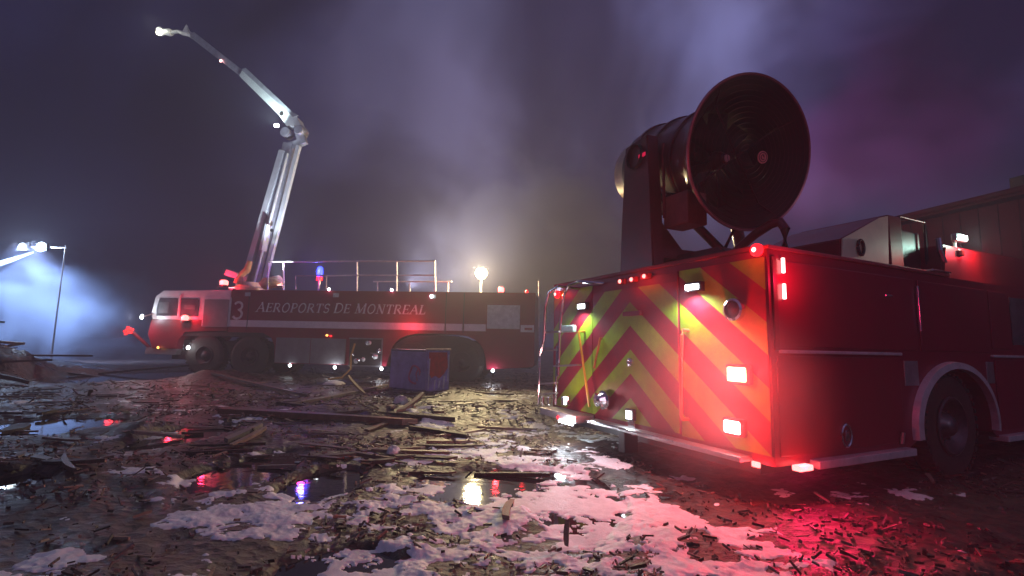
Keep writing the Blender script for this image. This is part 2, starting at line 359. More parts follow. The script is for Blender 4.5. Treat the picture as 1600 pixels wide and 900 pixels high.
# ================================================================== WHEELS
def tyre_mesh(mb, r, w, hub, n=40):
    prof = [(hub, -w / 2 + .03), (r * .82, -w / 2), (r * .95, -w / 2 + .02), (r, -w / 2 + .06), (r, w / 2 - .06), (r * .95, w / 2 - .02), (r * .82, w / 2), (hub, w / 2 - .03)]
    mb.lathe(prof, (0, 0, 0), (1, 0, 0), n)
    for i in range(n):      # tread lugs
        a = 2 * pi * i / n
        for sx in (-1, 1):
            R_ = Matrix.Rotation(a + sx * .05, 3, 'X'); c = R_ @ Vector((sx * w * .26, 0, r + .006))
            mb.box(c - Vector((w * .2, r * .045, .016)), c + Vector((w * .2, r * .045, .016)), rot=R_)
def rim_mesh(mb, hub, w):
    mb.lathe([(hub, w / 2 - .04), (hub, w / 2 - .01), (hub * .93, w / 2), (hub * .88, w / 2 - .05), (hub * .62, w / 2 - .14), (hub * .45, w / 2 - .1), (hub * .33, w / 2 - .02), (hub * .2, w / 2 + .01), (0, w / 2 + .015)], (0, 0, 0), (1, 0, 0), 32)
    mb.lathe([(hub, w / 2 - .04), (hub * .7, -w / 2 + .05), (0, -w / 2 + .05)], (0, 0, 0), (1, 0, 0), 24)
    for k in range(10):
        a = 2 * pi * k / 10
        mb.tube([(w / 2 - .12, hub * .5 * cos(a), hub * .5 * sin(a)), (w / 2 - .07, hub * .5 * cos(a), hub * .5 * sin(a))], .018, 6)
def make_wheel(parent, loc, r, w, hub, flip, src=None):
    if src:
        a = src.copy(); b = src.children[0].copy(); COL.objects.link(a); COL.objects.link(b); b.parent = a; a.parent = parent
    else:
        m1 = MB(); tyre_mesh(m1, r, w, hub); a = m1.build('wheel', RUBBER, parent, smooth=True)
        m2 = MB(); rim_mesh(m2, hub, w); b = m2.build('rim', mat('painted_rim', (.16, .13, .14), .35, .7, nscale=8, nvar=.25, dirt=(.07, .05, .04), dirtamt=.6), a, smooth=True)
    a.location = loc; a.rotation_euler = (random.random() * 6, 0, 0) if not flip else (random.random() * 6, 0, pi)
    if flip: a.rotation_euler = (0, 0, pi)
    return a

# ================================================================== STROKE LETTERING (serif italics)
def arc(cx, cyy, rx, ry, a0, a1, n=10): return [(cx + rx * cos(radians(a0 + (a1 - a0) * i / n)), cyy + ry * sin(radians(a0 + (a1 - a0) * i / n))) for i in range(n + 1)]
TH, TN = .17, .07
def letter(ch):
    s = []      # (polyline, width)
    sf = lambda x, y, w=.16: s.append(([(x - w, y), (x + w, y)], .05))
    if ch == 'A': s += [([(.02, 0), (.42, 1)], TN), ([(.38, 1), (.80, 0)], TH), ([(.2, .36), (.66, .36)], TN)]; sf(.04, .02); sf(.8, .02); return s, .92
    if ch == 'E': s += [([(.12, 0), (.12, 1)], TH), ([(.02, .97), (.6, .97), (.6, .82)], TN), ([(.12, .52), (.5, .52)], TN), ([(.5, .42), (.5, .62)], TN), ([(.02, .03), (.62, .03), (.64, .2)], TN)]; return s, .74
    if ch == 'R': s += [([(.12, 0), (.12, 1)], TH), ([(.02, .97)] + arc(.35, .74, .26, .23, 90, -90), .10), ([(.35, .5), (.78, .02)], TH)]; sf(.12, .02); sf(.8, .02, .1); return s, .88
    if ch == 'P': s += [([(.12, 0), (.12, 1)], TH), ([(.02, .97)] + arc(.35, .72, .27, .25, 90, -90) + [(.12, .47)], .10)]; sf(.12, .02); return s, .74
    if ch == 'O': s += [(arc(.44, .5, .37, .5, 0, 360, 22), .13)]; return s, .96
    if ch == 'D': s += [([(.12, 0), (.12, 1)], TH), ([(.02, .97)] + arc(.35, .5, .45, .47, 90, -90, 14) + [(.02, .03)], .11)]; return s, .92
    if ch == 'T': s += [([(.38, 0), (.38, 1)], TH), ([(.03, .78), (.03, .97), (.73, .97), (.73, .78)], TN)]; sf(.38, .02); return s, .82
    if ch == 'S': s += [(arc(.32, .73, .24, .25, 20, 265, 12) + arc(.32, .26, .26, .25, 85, -160, 12), .12)]; return s, .68
    if ch == 'M': s += [([(.1, 0), (.14, 1)], TN), ([(.12, 1), (.5, .05)], TH), ([(.5, .05), (.88, 1)], TN), ([(.9, 1), (.94, 0)], TH)]; sf(.1, .02); sf(.94, .02); return s, 1.12
    if ch == 'N': s += [([(.12, 0), (.12, 1)], TN), ([(.1, 1), (.72, 0)], TH), ([(.74, 0), (.74, 1)], TN)]; sf(.12, .02); sf(.12, .98, .12); sf(.74, .98); return s, .94
    if ch == 'L': s += [([(.12, 0), (.12, 1)], TH), ([(.02, .03), (.6, .03), (.63, .25)], TN)]; sf(.12, .98); return s, .72
    if ch == '3': s += [(arc(.3, .76, .25, .24, 150, -80, 12) + arc(.3, .27, .29, .27, 80, -150, 12), .14)]; return s, .7
    return s, .35
def text_mesh(mb, txt, h, shear=.22, small=.92, gap=.10):
    """flat letters in local x/z, facing -y, a few millimetres thick"""
    x = 0; first = True; lay = 0
    for ch in txt:
        st, adv = letter(ch); sc = h * (1 if first else small)
        if ch == ' ': first = True; x += .42 * h; continue
        for pl, w in st:
            lay = (lay + 1) % 7; dz = -.004 - lay * .0006
            for (ax, ay), (bx, by) in zip(pl, pl[1:]):
                d = Vector((bx - ax, by - ay)); L_ = d.length
                if L_ < 1e-5: continue
                d /= L_; n_ = Vector((-d.y, d.x)) * w / 2; e = d * .02
                q = [Vector((ax, ay)) - e + n_, Vector((ax, ay)) - e - n_, Vector((bx, by)) + e - n_, Vector((bx, by)) + e + n_]
                mb.prism([(x + (p.x + p.y * shear) * sc, 0, p.y * sc) for p in q], (0, dz, 0))
        x += (adv + gap) * sc; first = False
    return x

# ================================================================== NEAR FIRE ENGINE WITH FAN
AZ = radians(64)
P2 = Vector((2.2729, 4.3, 0)); Fv = Vector((sin(AZ), cos(AZ), 0)); Lv = Vector((-cos(AZ), sin(AZ), 0))
T = empty('fire_engine', P2, -AZ, label='dark red fire engine with red and lime chevrons and a huge fan on top', cat='fire engine')
def tl(p):
    q = Vector(p) - P2; return Vector((-q.dot(Lv), q.dot(Fv), q.z))
def R_(px, py, yo=0.): return tl(hit(px, py, P2 + Fv * yo, Fv))     # on the rear plane, yo metres forward of it
def S_(px, py, xo=0.): return tl(hit(px, py, P2 - Lv * xo, Lv))     # on the side plane, xo metres right of it
WD = 3.67
# body profile (y,z) with wheel arch
WY, WZ = 3.1, .56
archp = [(WY + .86 * cos(a), WZ + .66 * sin(a)) for a in [radians(180 - 180 * i / 20) for i in range(21)]]
prof = [(0, .37), (2.06, .37)] + [(2.24, .44)] + archp[1:-1] + [(3.96, .44), (4.1, .37), (7.6, .37), (7.6, 2.26), (0, 2.26)]
MB().prism([(-WD, y, z) for y, z in prof], (WD, 0, 0)).build('body', RED, T)
# cab and pump house further forward
mb = MB(); mb.prism([(-WD + .18, y, z) for y, z in ((3.5, 2.262), (3.62, 2.74), (7.3, 2.80), (7.58, 2.262))], (WD - .36, 0, 0), .03); mb.build('cab_roof', REDD, T)
mb = MB()
for y0, y1 in ((4.7, 5.7), (6.0, 7.2)): mb.box((.004, y0, 1.5), (.012, y1, 2.12))
mb.build('side_window', GLASS, T)
# inner wheel well (dark)
MB().box((-WD + .5, 2.3, .5), (-.5, 3.9, 1.0)).build('axle_housing', BLACK, T)
w1 = make_wheel(T, (-.20, WY, .55), .57, .36, .33, False)
make_wheel(T, (-WD + .2, WY, .55), .57, .36, .33, True, w1)
make_wheel(T, (-.20, 6.6, .55), .57, .36, .33, False, w1); make_wheel(T, (-WD + .2, 6.6, .55), .57, .36, .33, True, w1)
# chrome wheel-arch trim, an elliptical band
mb = MB(); n = 28
def ring(rx, rz, x): return [(x, WY + rx * cos(radians(188 - 196 * i / n)), WZ + rz * sin(radians(188 - 196 * i / n))) for i in range(n + 1)]
A, B, C_, D_ = ring(.84, .64, .0), ring(.84, .64, .07), ring(.92, .71, .06), ring(.93, .72, .0)
vs = [q for k in range(n + 1) for q in (A[k], B[k], C_[k], D_[k])]
mb._add(vs, [(4 * k + j, 4 * k + (j + 1) % 4, 4 * k + 4 + (j + 1) % 4, 4 * k + 4 + j) for k in range(n) for j in range(4)])
mb.build('wheel_arch_trim', TRIM, T, smooth=True)
# roller doors / panels on the side, each slightly proud, with a dark gap around
def panel(name, y0, y1, z0, z1, m, d=.014, x=0., b=.008, **k):
    return MB().box((x + .001, y0, z0), (x + d, y1, z1), b).build(name, m, T, **k)
panel('door_panel', .10, 2.38, 1.39, 2.17, RED); panel('door_panel', .06, 2.0, .45, 1.31, RED)
panel('door_panel', 2.46, 4.02, 1.39, 2.17, RED); panel('door_panel', 4.14, 5.6, .45, 1.30, RED); panel('door_panel', 4.12, 4.62, 1.44, 2.17, RED)
for y0, y1 in ((.10, 2.02), (4.06, 7.0)):
    MB().box((.0, y0, 1.335), (.035, y1, 1.365), .008).build('trim_strip', TRIM, T)
for y0, y1 in ((.46, 2.05), (4.1, 6.0)):
    MB().box((-.1, y0, .33), (.09, y1, .40), .01).build('running_board', TRIM, T)
for y0, y1 in ((2.09, 2.36), (3.92, 4.10)):
    MB().box((.0, y0, 1.02), (.01, y1, 1.28), .004).build('tread_plate', PLATE, T)
MB().box((-.05, .0, 2.262), (.02, 3.18, 2.30), .008).build('top_rail', mat('worn_red_rail', (.4, .08, .09), .35, .3), T)
MB().box((-.06, 2.75, 2.225), (.035, 3.2, 2.255), .006).build('rail_light', E_PINK, T) if False else MB().box((-.06, 2.78, 2.30), (.03, 3.2, 2.325), .006).build('rail_cap', CHROME, T)
MB().box((.0, .04, 1.36), (.022, .10, 2.2), .006).build('corner_trim', REDD, T)
# door handle: oval ring on the lower door, latch on the upper
mb = MB(); c = Vector((.02, .99, .58)); mb.tube([c + Vector((0, .075 * cos(a), .10 * sin(a))) for a in [2 * pi * i / 20 for i in range(21)]], .014, 6, False); mb.box(c + Vector((0, -.03, -.05)), c + Vector((.012, .03, .05)), .004); mb.build('door_handle', CHROME, T, smooth=True)
mb = MB(); mb.box((.015, 1.78, 1.94), (.04, 1.90, 1.965), .006); mb.build('door_latch', CHROME, T)
mb = MB(); mb.box((.015, 2.40, 1.60), (.045, 2.43, 2.10), .006); mb.build('grab_rail', CHROME, T)
mb = MB(); mb.tube([(.03, 1.9, .45), (.05, 1.9, .56)], .02); mb.build('fuel_cap', STEEL, T)
# vertical corner marker lights on the side
for z in (2.12, 1.885):
    MB().box((.022, .152, z - .07), (.045, .180, z + .07), .008).build('side_marker_light', E_PINK, T)
lamp(T, (.24, .165, 2.0), 9, (1, .02, .12), .06)
MB().box((.02, .18, .335), (.10, .36, .385), .012).build('side_marker_light', E_REDHOT, T)
lamp(T, (.24, .2, .36), 5, (1, .02, .03), .05); lamp(T, (.10, .27, .42), 65, (1, .01, .10), .05, kind='SPOT', aim=(1.2, -.3, -1.0), spot=155, blend=.8)
MB().box((-.21, -.035, .335), (-.13, -.01, .385), .01).build('rear_marker_light', E_REDHOT, T)
lamp(T, (-.17, -.12, .34), 3.5, (1, .02, .03), .04)

# rear: chevron tape clipped to the rear panel
def clip(poly, a, b, c):       # keep a*x+b*z<=c
    out = []
    for i in range(len(poly)):
        p, q = poly[i], poly[(i + 1) % len(poly)]; fp = a * p[0] + b * p[1] - c; fq = a * q[0] + b * q[1] - c
        if fp <= 0: out.append(p)
        if (fp < 0) != (fq < 0) and abs(fp - fq) > 1e-9:
            t = fp / (fp - fq); out.append((p[0] + (q[0] - p[0]) * t, p[1] + (q[1] - p[1]) * t))
    return out
SL = .8; UC = 1.84
def chevrons(u0, u1, z0, z1, yoff):
    k = 0; c = .76 - .2875 * 3
    bands = []
    while c < 4.2: bands.append(c); c += .2875
    for i, top in enumerate(bands):
        lo = top - .2875; m = YEL if i % 2 == 1 else REDT
        for sgn in (1, -1):
            # z = top - SL*|u-UC|
            uu = [UC, UC + sgn * 3]
            poly = [(uu[0], top), (uu[1], top - SL * 3), (uu[1], lo - SL * 3), (uu[0], lo)]
            for cl in ((-1, 0, -u0), (1, 0, u1), (0, -1, -z0), (0, 1, z1)):
                poly = clip(poly, *cl)
                if len(poly) < 3: break
            if len(poly) < 3: continue
            ar = abs(sum(poly[j][0] * poly[(j + 1) % len(poly)][1] - poly[(j + 1) % len(poly)][0] * poly[j][1] for j in range(len(poly)))) / 2
            if ar < .002: continue
            MB().prism([(-u, yoff, z) for u, z in poly], (0, -.003 - .0006 * (i % 2), 0)).build('chevron_stripe', m, T)
# rear panel pieces (proud boards) that carry the tape
MB().box((-2.62, -.022, .47), (-1.06, -.0005, 2.19), .006).build('rear_door', REDD, T)
MB().box((-1.045, -.010, .45), (-.012, -.0005, 2.20), .004).build('rear_panel', REDD, T)
MB().box((-3.66, -.010, .47), (-2.635, -.0005, 2.20), .004).build('rear_panel', REDD, T)
chevrons(1.065, 2.615, .475, 2.08, -.0225)
chevrons(.02, 1.04, .455, 2.19, -.0105); chevrons(2.64, 3.655, .475, 2.19, -.0105)
# deck edge at the top of the rear, bumper and tailboard
MB().box((-WD, -.02, 2.262), (-.06, .08, 2.31), .01).build('deck_edge', REDD, T)
MB().box((-2.55, -.16, .375), (-.22, .0, .42), .008).build('tailboard', PLATE, T)
MB().box((-2.55, -.175, .405), (-1.0, -.161, .425), .004).build('tailboard_edge', CHROME, T)
MB().box((-3.55, -.30, .36), (-2.60, .0, .46), .015).build('side_step', PLATE, T)
MB().box((-WD + .2, .2, .22), (-.3, 7.2, .37)).build('chassis', BLACK, T)
MB().box((-1.98, -.10, .12), (-1.86, .1, .37), .01).build('tow_hitch', BLACK, T)
# work lights
def worklight(px, py, w, h, energy, m=E_WHITE, name='work_light', aimd=(0, -.35, -1), spot=165):
    c = R_(px, py, -.02)
    MB().box(c + Vector((-w / 2 - .03, -.05, -h / 2 - .02)), c + Vector((w / 2 + .03, .01, h / 2 + .025)), .012).build(name, BLACK, T)
    hs = T.children[-1]
    MB().box(c + Vector((-w / 2, -.062, -h / 2)), c + Vector((w / 2, -.05, h / 2)), .005).build('lens', m, hs)
    lamp(T, c + Vector((0, -.10, -.04)), energy, (.82, .92, 1), .05, kind='SPOT', aim=c + Vector((0, -.12, -.04)) + Vector(aimd), spot=spot, blend=.5)
    return hs
worklight(1087, 449, .17, .055, 50); worklight(913, 479, .16, .06, 30)
worklight(988, 648, .09, .09, 10)
c = R_(988, 668, -.03)
MB().box(c + Vector((-.06, -.02, -.09)), c + Vector((.06, .01, .09)), .01).build('bracket', CHROME, T)
c = R_(885, 660, -.3); MB().box(c + Vector((-.17, -.02, -.018)), c + Vector((.17, .0, .018)), .006).build('step_light', E_WHITE, T)
lamp(T, c + Vector((0, -.08, -.03)), 16, (.8, .9, 1), .08)
for px, py in ((972, 440), (990, 437), (1010, 432)):
    c = R_(px, py, -.03); mb = MB(); mb.box(c + Vector((-.075, -.035, -.035)), c + Vector((.075, .03, .035)), .02); hs = mb.build('marker_light', OFFRED, T)
    MB().lathe([(.026, 0), (.022, .012), (0, .018)], c + Vector((0, -.034, 0)), (0, -1, 0), 12).build('bulb', E_REDHOT, hs)
lamp(T, R_(990, 437, -.18), 2, (1, .03, .03), .1)
for px, py, e in ((1184, 391, 3), (872, 460, 1.5)):
    c = R_(px, py, -.03); mb = MB(); mb.lathe([(.06, 0), (.058, .03), (.035, .05), (0, .055)], c, (0, -1, 0), 18); hs = mb.build('round_marker_light', E_RED, T, smooth=True); MB().lathe([(.022, 0), (.018, .006), (0, .009)], c + Vector((0, -.054, 0)), (0, -1, 0), 12).build('bulb', E_PINK, hs)
    lamp(T, c + Vector((0, -.14, 0)), e, (1, .02, .03), .05)
def tail(px, py, w, h, m, e, col):
    c = R_(px, py, -.02); MB().box(c + Vector((-w / 2 - .035, -.05, -h / 2 - .03)), c + Vector((w / 2 + .035, .015, h / 2 + .03)), .035).build('tail_light', OFFRED, T)
    hs = T.children[-1]; MB().box(c + Vector((-w / 2, -.065, -h / 2)), c + Vector((w / 2, -.03, h / 2)), .016).build('lens', m, hs)
    lamp(T, c + Vector((0, -.10, 0)), e, col, .07)
tail(1157, 585, .20, .13, emat('bright_tail_lens', (1, .36, .20), 14), 150, (1, .012, .012))
tail(1150, 667, .17, .11, emat('reverse_lens', (1, .78, .72), 22), 5, (1, .12, .12))
# round porthole lens, badge, handle plate, chrome latch, vertical grab bars
c = R_(1150, 484, -.03); mb = MB(); mb.lathe([(.105, 0), (.105, .05), (.085, .06), (.075, .03), (0, .02)], c, (0, -1, 0), 28); mb.build('round_lamp_bezel', CHROME, T, smooth=True)
MB().lathe([(.074, .035), (.05, .05), (0, .056)], c, (0, -1, 0), 24).build('round_lamp_lens', mat('dark_red_lens', (.12, .02, .03), .12), T, smooth=True)
c = R_(986, 566, -.03); MB().lathe([(.055, 0), (.05, .03), (.02, .045), (0, .03)], c, (0, -1, 0), 18).build('door_lock', CHROME, T, smooth=True)
c = R_(989, 491, -.03); MB().box(c + Vector((-.16, -.035, -.02)), c + Vector((.16, .005, .035)), .012).build('door_handle', mat('dull_maroon', (.22, .05, .06), .4), T)
c = R_(945, 624, -.06); mb = MB()
mb.lathe([(.12, 0), (.12, .03), (.09, .05), (.06, .12), (.075, .13), (.03, .15), (0, .15)], c, (0, -1, -.1), 12); mb.beam(c + Vector((-.12, -.06, .06)), c + Vector((.1, -.1, -.1)), .03, .03); mb.build('hose_outlet', CHROME, T)
for (a, b) in (((1074, 516), (1073, 655)),):
    A = R_(*a, -.03); B = R_(*b, -.03); mb = MB(); mb.tube([A + Vector((0, .03, 0)), A + Vector((0, -.06, 0)), A + Vector((0, -.08, -.05)), B + Vector((0, -.08, .05)), B + Vector((0, -.06, 0)), B + Vector((0, .03, 0))], .018, 8)
    mb.build('grab_bar', mat('worn_orange_bar', (.5, .18, .06), .35, .2), T, smooth=True)
A = R_(938, 528, -.05); B = R_(928, 575, -.05); mb = MB(); mb.tube([A + Vector((0, .05, 0)), A, B, B + Vector((0, .05, 0))], .016); mb.build('grab_bar', mat('worn_orange_bar'), T, smooth=True)
A = R_(904, 518, -.12); B = R_(921, 636, -.12); mb = MB(); mb.tube([A + Vector((0, .1, 0)), A, B], .017); mb.build('handrail', GOLD, T, smooth=True)
# fold-down ladder at the left rear corner
def lp(px, py, yo=-.22): return R_(px, py, yo)
mb = MB(); mb.tube([R_(945, 443, .02), lp(905, 440), lp(888, 446), lp(881, 462), lp(876, 500), lp(874, 540), lp(872, 588)], .020, 8); mb.build('ladder_rail', CHROME, T, smooth=True)
mb = MB(); mb.tube([R_(915, 452, .1), lp(872, 447, -.35), lp(858, 456, -.35), lp(852, 480, -.35), lp(850, 530, -.35), lp(843, 556, -.35), lp(842, 632, -.35)], .020, 8); mb.build('ladder_rail', CHROME, T, smooth=True)
mb = MB(); mb.tube([lp(871, 540), lp(868, 632)], .018); mb.build('ladder_rail', CHROME, T, smooth=True)
for a, b in (((850, 520), (876, 518)), ((846, 548), (872, 546)), ((868, 572), (905, 570)), ((842, 600), (869, 598)), ((843, 616), (869, 614))):
    A = lp(*a, -.32); B = lp(*b, -.22); mb = MB(); mb.beam(A, B, .09, .022); mb.build('ladder_rung', PLATE, T)
c = lp(888, 514, -.1); MB().box(c + Vector((-.17, -.03, -.05)), c + Vector((.17, .03, .055)), .02).build('grab_plate', mat('pale_green_plate', (.5, .7, .62), .3, .3), T)
for px in (848, 858, 880, 888):
    c = lp(px, 626, -.3); MB().box(c + Vector((-.025, -.02, -.06)), c + Vector((.02, .02, .055)), .008).build('step_bracket', CHROME, T)
c = lp(866, 622, -.5); lamp(T, c, 8, (1, .4, .4), .06)
c = lp(884, 626, -.36); MB().box(c + Vector((-.02, -.02, -.05)), c + Vector((.02, .0, .05)), .006).build('step_light', E_WHITE, T)
c = lp(872, 652, -.3); MB().lathe([(.03, 0), (0, .03)], c, (0, -1, 0), 10).build('step_marker_light', E_RED, T)
# white warning light at the front top of the body
c = S_(1500, 372, -.2); mb = MB(); mb.box(c + Vector((-.04, -.15, -.05)), c + Vector((.03, .12, .045)), .015); hs = mb.build('scene_light', STEEL, T)
MB().box(c + Vector((.031, -.11, -.03)), c + Vector((.045, .09, .03)), .005).build('lens', emat('scene_lens', (.78, 1, .88), 26), hs)
lamp(T, c + Vector((.16, -.04, -.04)), 14, (.6, 1, .85), .05)
mb = MB(); mb.tube([c + Vector((-.06, 0, -.04)), Vector((c.x - .06, c.y, 2.7))], .02); mb.build('lamp_post', STEEL, T)
c2 = S_(1496, 400, -.2); MB().lathe([(.07, 0), (.07, .06), (.03, .09), (0, .09)], c2, (0, 0, 1), 14).build('beacon', OFFRED, T); lamp(T, c2 + Vector((.2, .3, .1)), 14, (1, .03, .05), .05)
c3 = S_(1466, 378, -.2); mb = MB(); mb.tube([c3 + Vector((0, 0, .05)), c3 + Vector((0, .02, -.1)), c3 + Vector((0, .12, -.25))], .03); mb.build('mirror_arm', CHROME, T)
# cream sided equipment housing on the deck
hp = [S_(1312, 396, -.3), S_(1315, 373, -.3), S_(1375, 339, -.3), S_(1388, 336, -.3), S_(1388, 408, -.3)]
hp = [(p.y, p.z) for p in hp]; hp[0] = (hp[0][0], 2.263); hp[-1] = (hp[-1][0], 2.263)
mb = MB(); mb.prism([(-1.4, y, z) for y, z in hp], (1.09, 0, 0), .012); hs = mb.build('equipment_housing', REDD, T)
cyy = sum(p[0] for p in hp) / 5; czz = sum(p[1] for p in hp) / 5
mb = MB(); mb.prism([(-.3095, cyy + (y - cyy) * .97, czz + (z - czz) * .97) for y, z in hp], (.012, 0, 0)); mb.build('cream_panel', CREAM, hs)
c = S_(1344, 387, -.29); mb = MB(); mb.tube([c + Vector((.01, .055 * cos(a), .085 * sin(a))) for a in [2 * pi * i / 18 for i in range(19)]], .018, 6, False); mb.build('ring_handle', BLACK, hs)
mb = MB(); mb.box((-1.4, hp[3][0] + .01, 2.263), (-.31, hp[3][0] + .3, 3.02), .02); mb.build('locker_post', REDD, T)
mb = MB(); mb.box((-1.4, hp[3][0] + .32, 2.263), (-.42, hp[3][0] + .95, 2.92), .02); mb.build('roof_locker', mat('black_locker', (.03, .012, .018), .4), T)
mb = MB(); mb.tube([(-.36, hp[3][0] + .36, 2.3), (-.36, hp[3][0] + .36, 3.05), (-.36, hp[3][0] + .95, 3.05), (-.36, hp[3][0] + .95, 2.3)], .018); mb.build('roof_rail', BLACK, T, smooth=True)

# ---- the fan
fM = tl(atdep(1173, 240, 5.4)); fa, fe = radians(-19), radians(12)
Dw = Vector((sin(fa) * cos(fe), cos(fa) * cos(fe), sin(fe)))
rotm = Matrix.Rotation(AZ, 3, 'Z'); D = rotm @ Dw; Rr = rotm @ Vector((cos(fa), -sin(fa), 0)); U = Rr.cross(D)
FANM = mat('fan_maroon', (.16, .012, .022), .32, 0, nscale=3, nvar=.25, coat=.3, dirt=(.05, .03, .03), dirtamt=.5)
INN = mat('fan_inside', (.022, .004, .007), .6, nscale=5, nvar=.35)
mb = MB()   # drum: outer skin and inner skin as one closed wall
outer = [(.885, -.02), (.86, .05), (.78, .14), (.70, .26), (.645, .40), (.63, .6), (.63, 1.65), (.60, 1.72)]
inner = [(.57, 1.72), (.60, 1.6), (.60, .6), (.615, .40), (.67, .26), (.75, .13), (.83, .03), (.86, -.02)]
mb.lathe(outer + inner, fM, D, 64, closed=True); fan = mb.build('turbine_fan', FANM, T, smooth=True, label='maroon drum shaped fan with a wide bell mouth')
mb = MB(); mb.lathe([(.88, -.028), (.890, -.02), (.890, .0), (.88, .006), (.866, 0), (.866, -.02)], fM, D, 64, closed=True); mb.build('mouth_rim', mat('red_rim', (.45, .16, .18), .35, .5), fan, smooth=True)
for t_, w_ in ((.62, .05), (1.05, .05), (1.5, .06)):
    MB().lathe([(.632, t_), (.655, t_ + .003), (.655, t_ + w_), (.632, t_ + w_ + .003)], fM, D, 48).build('drum_band', FANM, fan, smooth=True)
MB().lathe([(.60, 1.70), (.60, 1.80), (.57, 1.86), (.57, 1.78)], fM, D, 48, closed=True).build('outlet_flange', mat('dark_steel', (.08, .07, .07), .4, .6), fan, smooth=True)
MB().lathe([(.555, 1.82), (.53, 2.0), (.50, 2.2), (.485, 2.2), (.51, 2.0), (.535, 1.82)], fM, D, 48, closed=True).build('outlet_nozzle', mat('pale_nozzle', (.70, .58, .42), .4, .2, dirt=(.25, .18, .12), dirtamt=.5), fan, smooth=True)
# blades, hub, motor
MB().lathe([(.565, 1.70), (.592, 1.58), (.592, .6), (.607, .40), (.662, .25), (.742, .12), (.822, .025), (.853, -.018)], fM, D, 64).build('drum_inner_shade', INN, fan, smooth=True)  # dark skin added to keep the drum's inside shaded
hubc = fM + D * .55
MB().lathe([(0, -.16), (.06, -.14), (.10, -.06), (.12, .05), (.12, .75), (0, .8)], hubc, D, 24).build('fan_hub', mat('hub_paint', (.10, .02, .025), .35), fan, smooth=True)
MB().lathe([(0, -.185), (.045, -.18), (.045, -.155), (0, -.15)], hubc, D, 20).build('hub_cap', mat('pink_cap', (.65, .3, .3), .4), fan, smooth=True)
for k in range(9):
    a = 2 * pi * k / 9 + .2; e1 = Rr * cos(a) + U * sin(a); e2 = -Rr * sin(a) + U * cos(a)
    vs = []
    for r_, wd, tw in ((.11, .07, 1.0), (.25, .10, .8), (.42, .12, .62), (.585, .12, .5)):
        ch = e2 * cos(tw) + D * sin(tw); nrm = D * cos(tw) - e2 * sin(tw)
        for s1, s2 in ((-1, -1), (1, -1), (1, 1), (-1, 1)): vs.append(hubc + D * .06 + e1 * r_ + ch * wd * s1 + nrm * .006 * s2)
    mb = MB(); mb._add(vs, [(4 * i + j, 4 * i + (j + 1) % 4, 4 * i + 4 + (j + 1) % 4, 4 * i + 4 + j) for i in range(3) for j in range(4)] + [(3, 2, 1, 0), (12, 13, 14, 15)])
    mb.build('fan_blade', INN, fan)
# guard struts and wire rings over the mouth
GW = mat('guard_wire', (.06, .012, .018), .35, .4)
for k in range(4):
    a = radians(38 + 90 * k); e1 = Rr * cos(a) + U * sin(a)
    MB().tube([fM + D * .22, fM + e1 * .66 + D * .20, fM + e1 * .86 + D * .0], .012, 6).build('guard_strut', GW, fan)
mb = MB()
for q in range(1, 15):
    r_ = .06 * q - .01; mb.tube([fM + D * (.06 - .05 * (r_ / .86)) + (Rr * cos(a) + U * sin(a)) * r_ for a in [2 * pi * i / 48 for i in range(49)]], .0028, 4, False)
mb.build('guard_rings', GW, fan)
c = tl(hit(1190, 246, P2 + rotm.transposed() @ fM, Dw)); c = c - D * .012
MB().lathe([(0, -.006), (.072, -.006), (.072, .004), (0, .004)], c, D, 28).build('round_sticker', mat('sticker_pink', (.85, .30, .28), .5), fan)
mb = MB(); mb.lathe([(.050, -.010), (.058, -.010), (.058, -.0065), (.050, -.0065)], c, D, 24, closed=True)
mb.tube([c - D * .009 + (Rr * cos(a) + U * sin(a)) * (.028) for a in [radians(60 + 24 * i) for i in range(12)]], .005, 4); mb.beam(c - D * .009 + U * .03 - Rr * .01, c - D * .009 + U * .0 + Rr * .02, .008, .004); mb.build('sticker_emblem', mat('sticker_dark', (.12, .01, .02), .5), fan)
# yoke: broad left arm, turntable, tubular right arm
Cm = fM + D * 1.1
dk = 2.265
piv = Cm - Rr * .70
ysec = D - Vector((0, 0, D.z)); ysec.normalize()
nl = Vector((Rr.x, Rr.y, 0)).normalized()
ft = Vector((piv.x, piv.y, dk))
mb = MB(); arm = [piv + ysec * .26 + Vector((0, 0, .22)), piv - ysec * .24 + Vector((0, 0, .22)), piv - ysec * .28 + Vector((0, 0, -.5)), ft - ysec * .34, ft + ysec * .42, piv + ysec * .36 + Vector((0, 0, -.9)), piv + ysec * .30 + Vector((0, 0, -.3))]
mb.prism([p - nl * .12 for p in arm], nl * .17, .015); mb.build('yoke_arm', FANM, fan)
MB().lathe([(.16, 0), (.16, .16), (.1, .18), (.1, .25)], piv - nl * .17, nl, 20).build('pivot_bearing', mat('dark_steel'), fan, smooth=True)
MB().box(piv + Vector((-.02, -.0, -.05)) - nl * .14 - ysec * .10, piv - nl * .12 + Vector((.05, .05, .0)) - ysec * .16, .01).build('yoke_reflector', E_PINK if False else mat('glowing_reflector', (.7, .02, .05), .2, em=(1, .02, .1), es=.5), fan)  # reflector shine put in as its own faint emission
mb = MB(); a1 = piv - ysec * .30 + Vector((0, 0, .1)); mb.beam(a1 + nl * .08, Vector((a1.x, a1.y, dk + .7)) + nl * .08, .02, .03); mb.build('yoke_strip', mat('worn_red_rail'), fan)
ctr = Vector((Cm.x, Cm.y, dk))
MB().lathe([(.62, 0), (.62, .10), (.52, .13), (.50, .2), (0, .2)], ctr, (0, 0, 1), 40).build('turntable', mat('dark_steel'), fan, smooth=True)
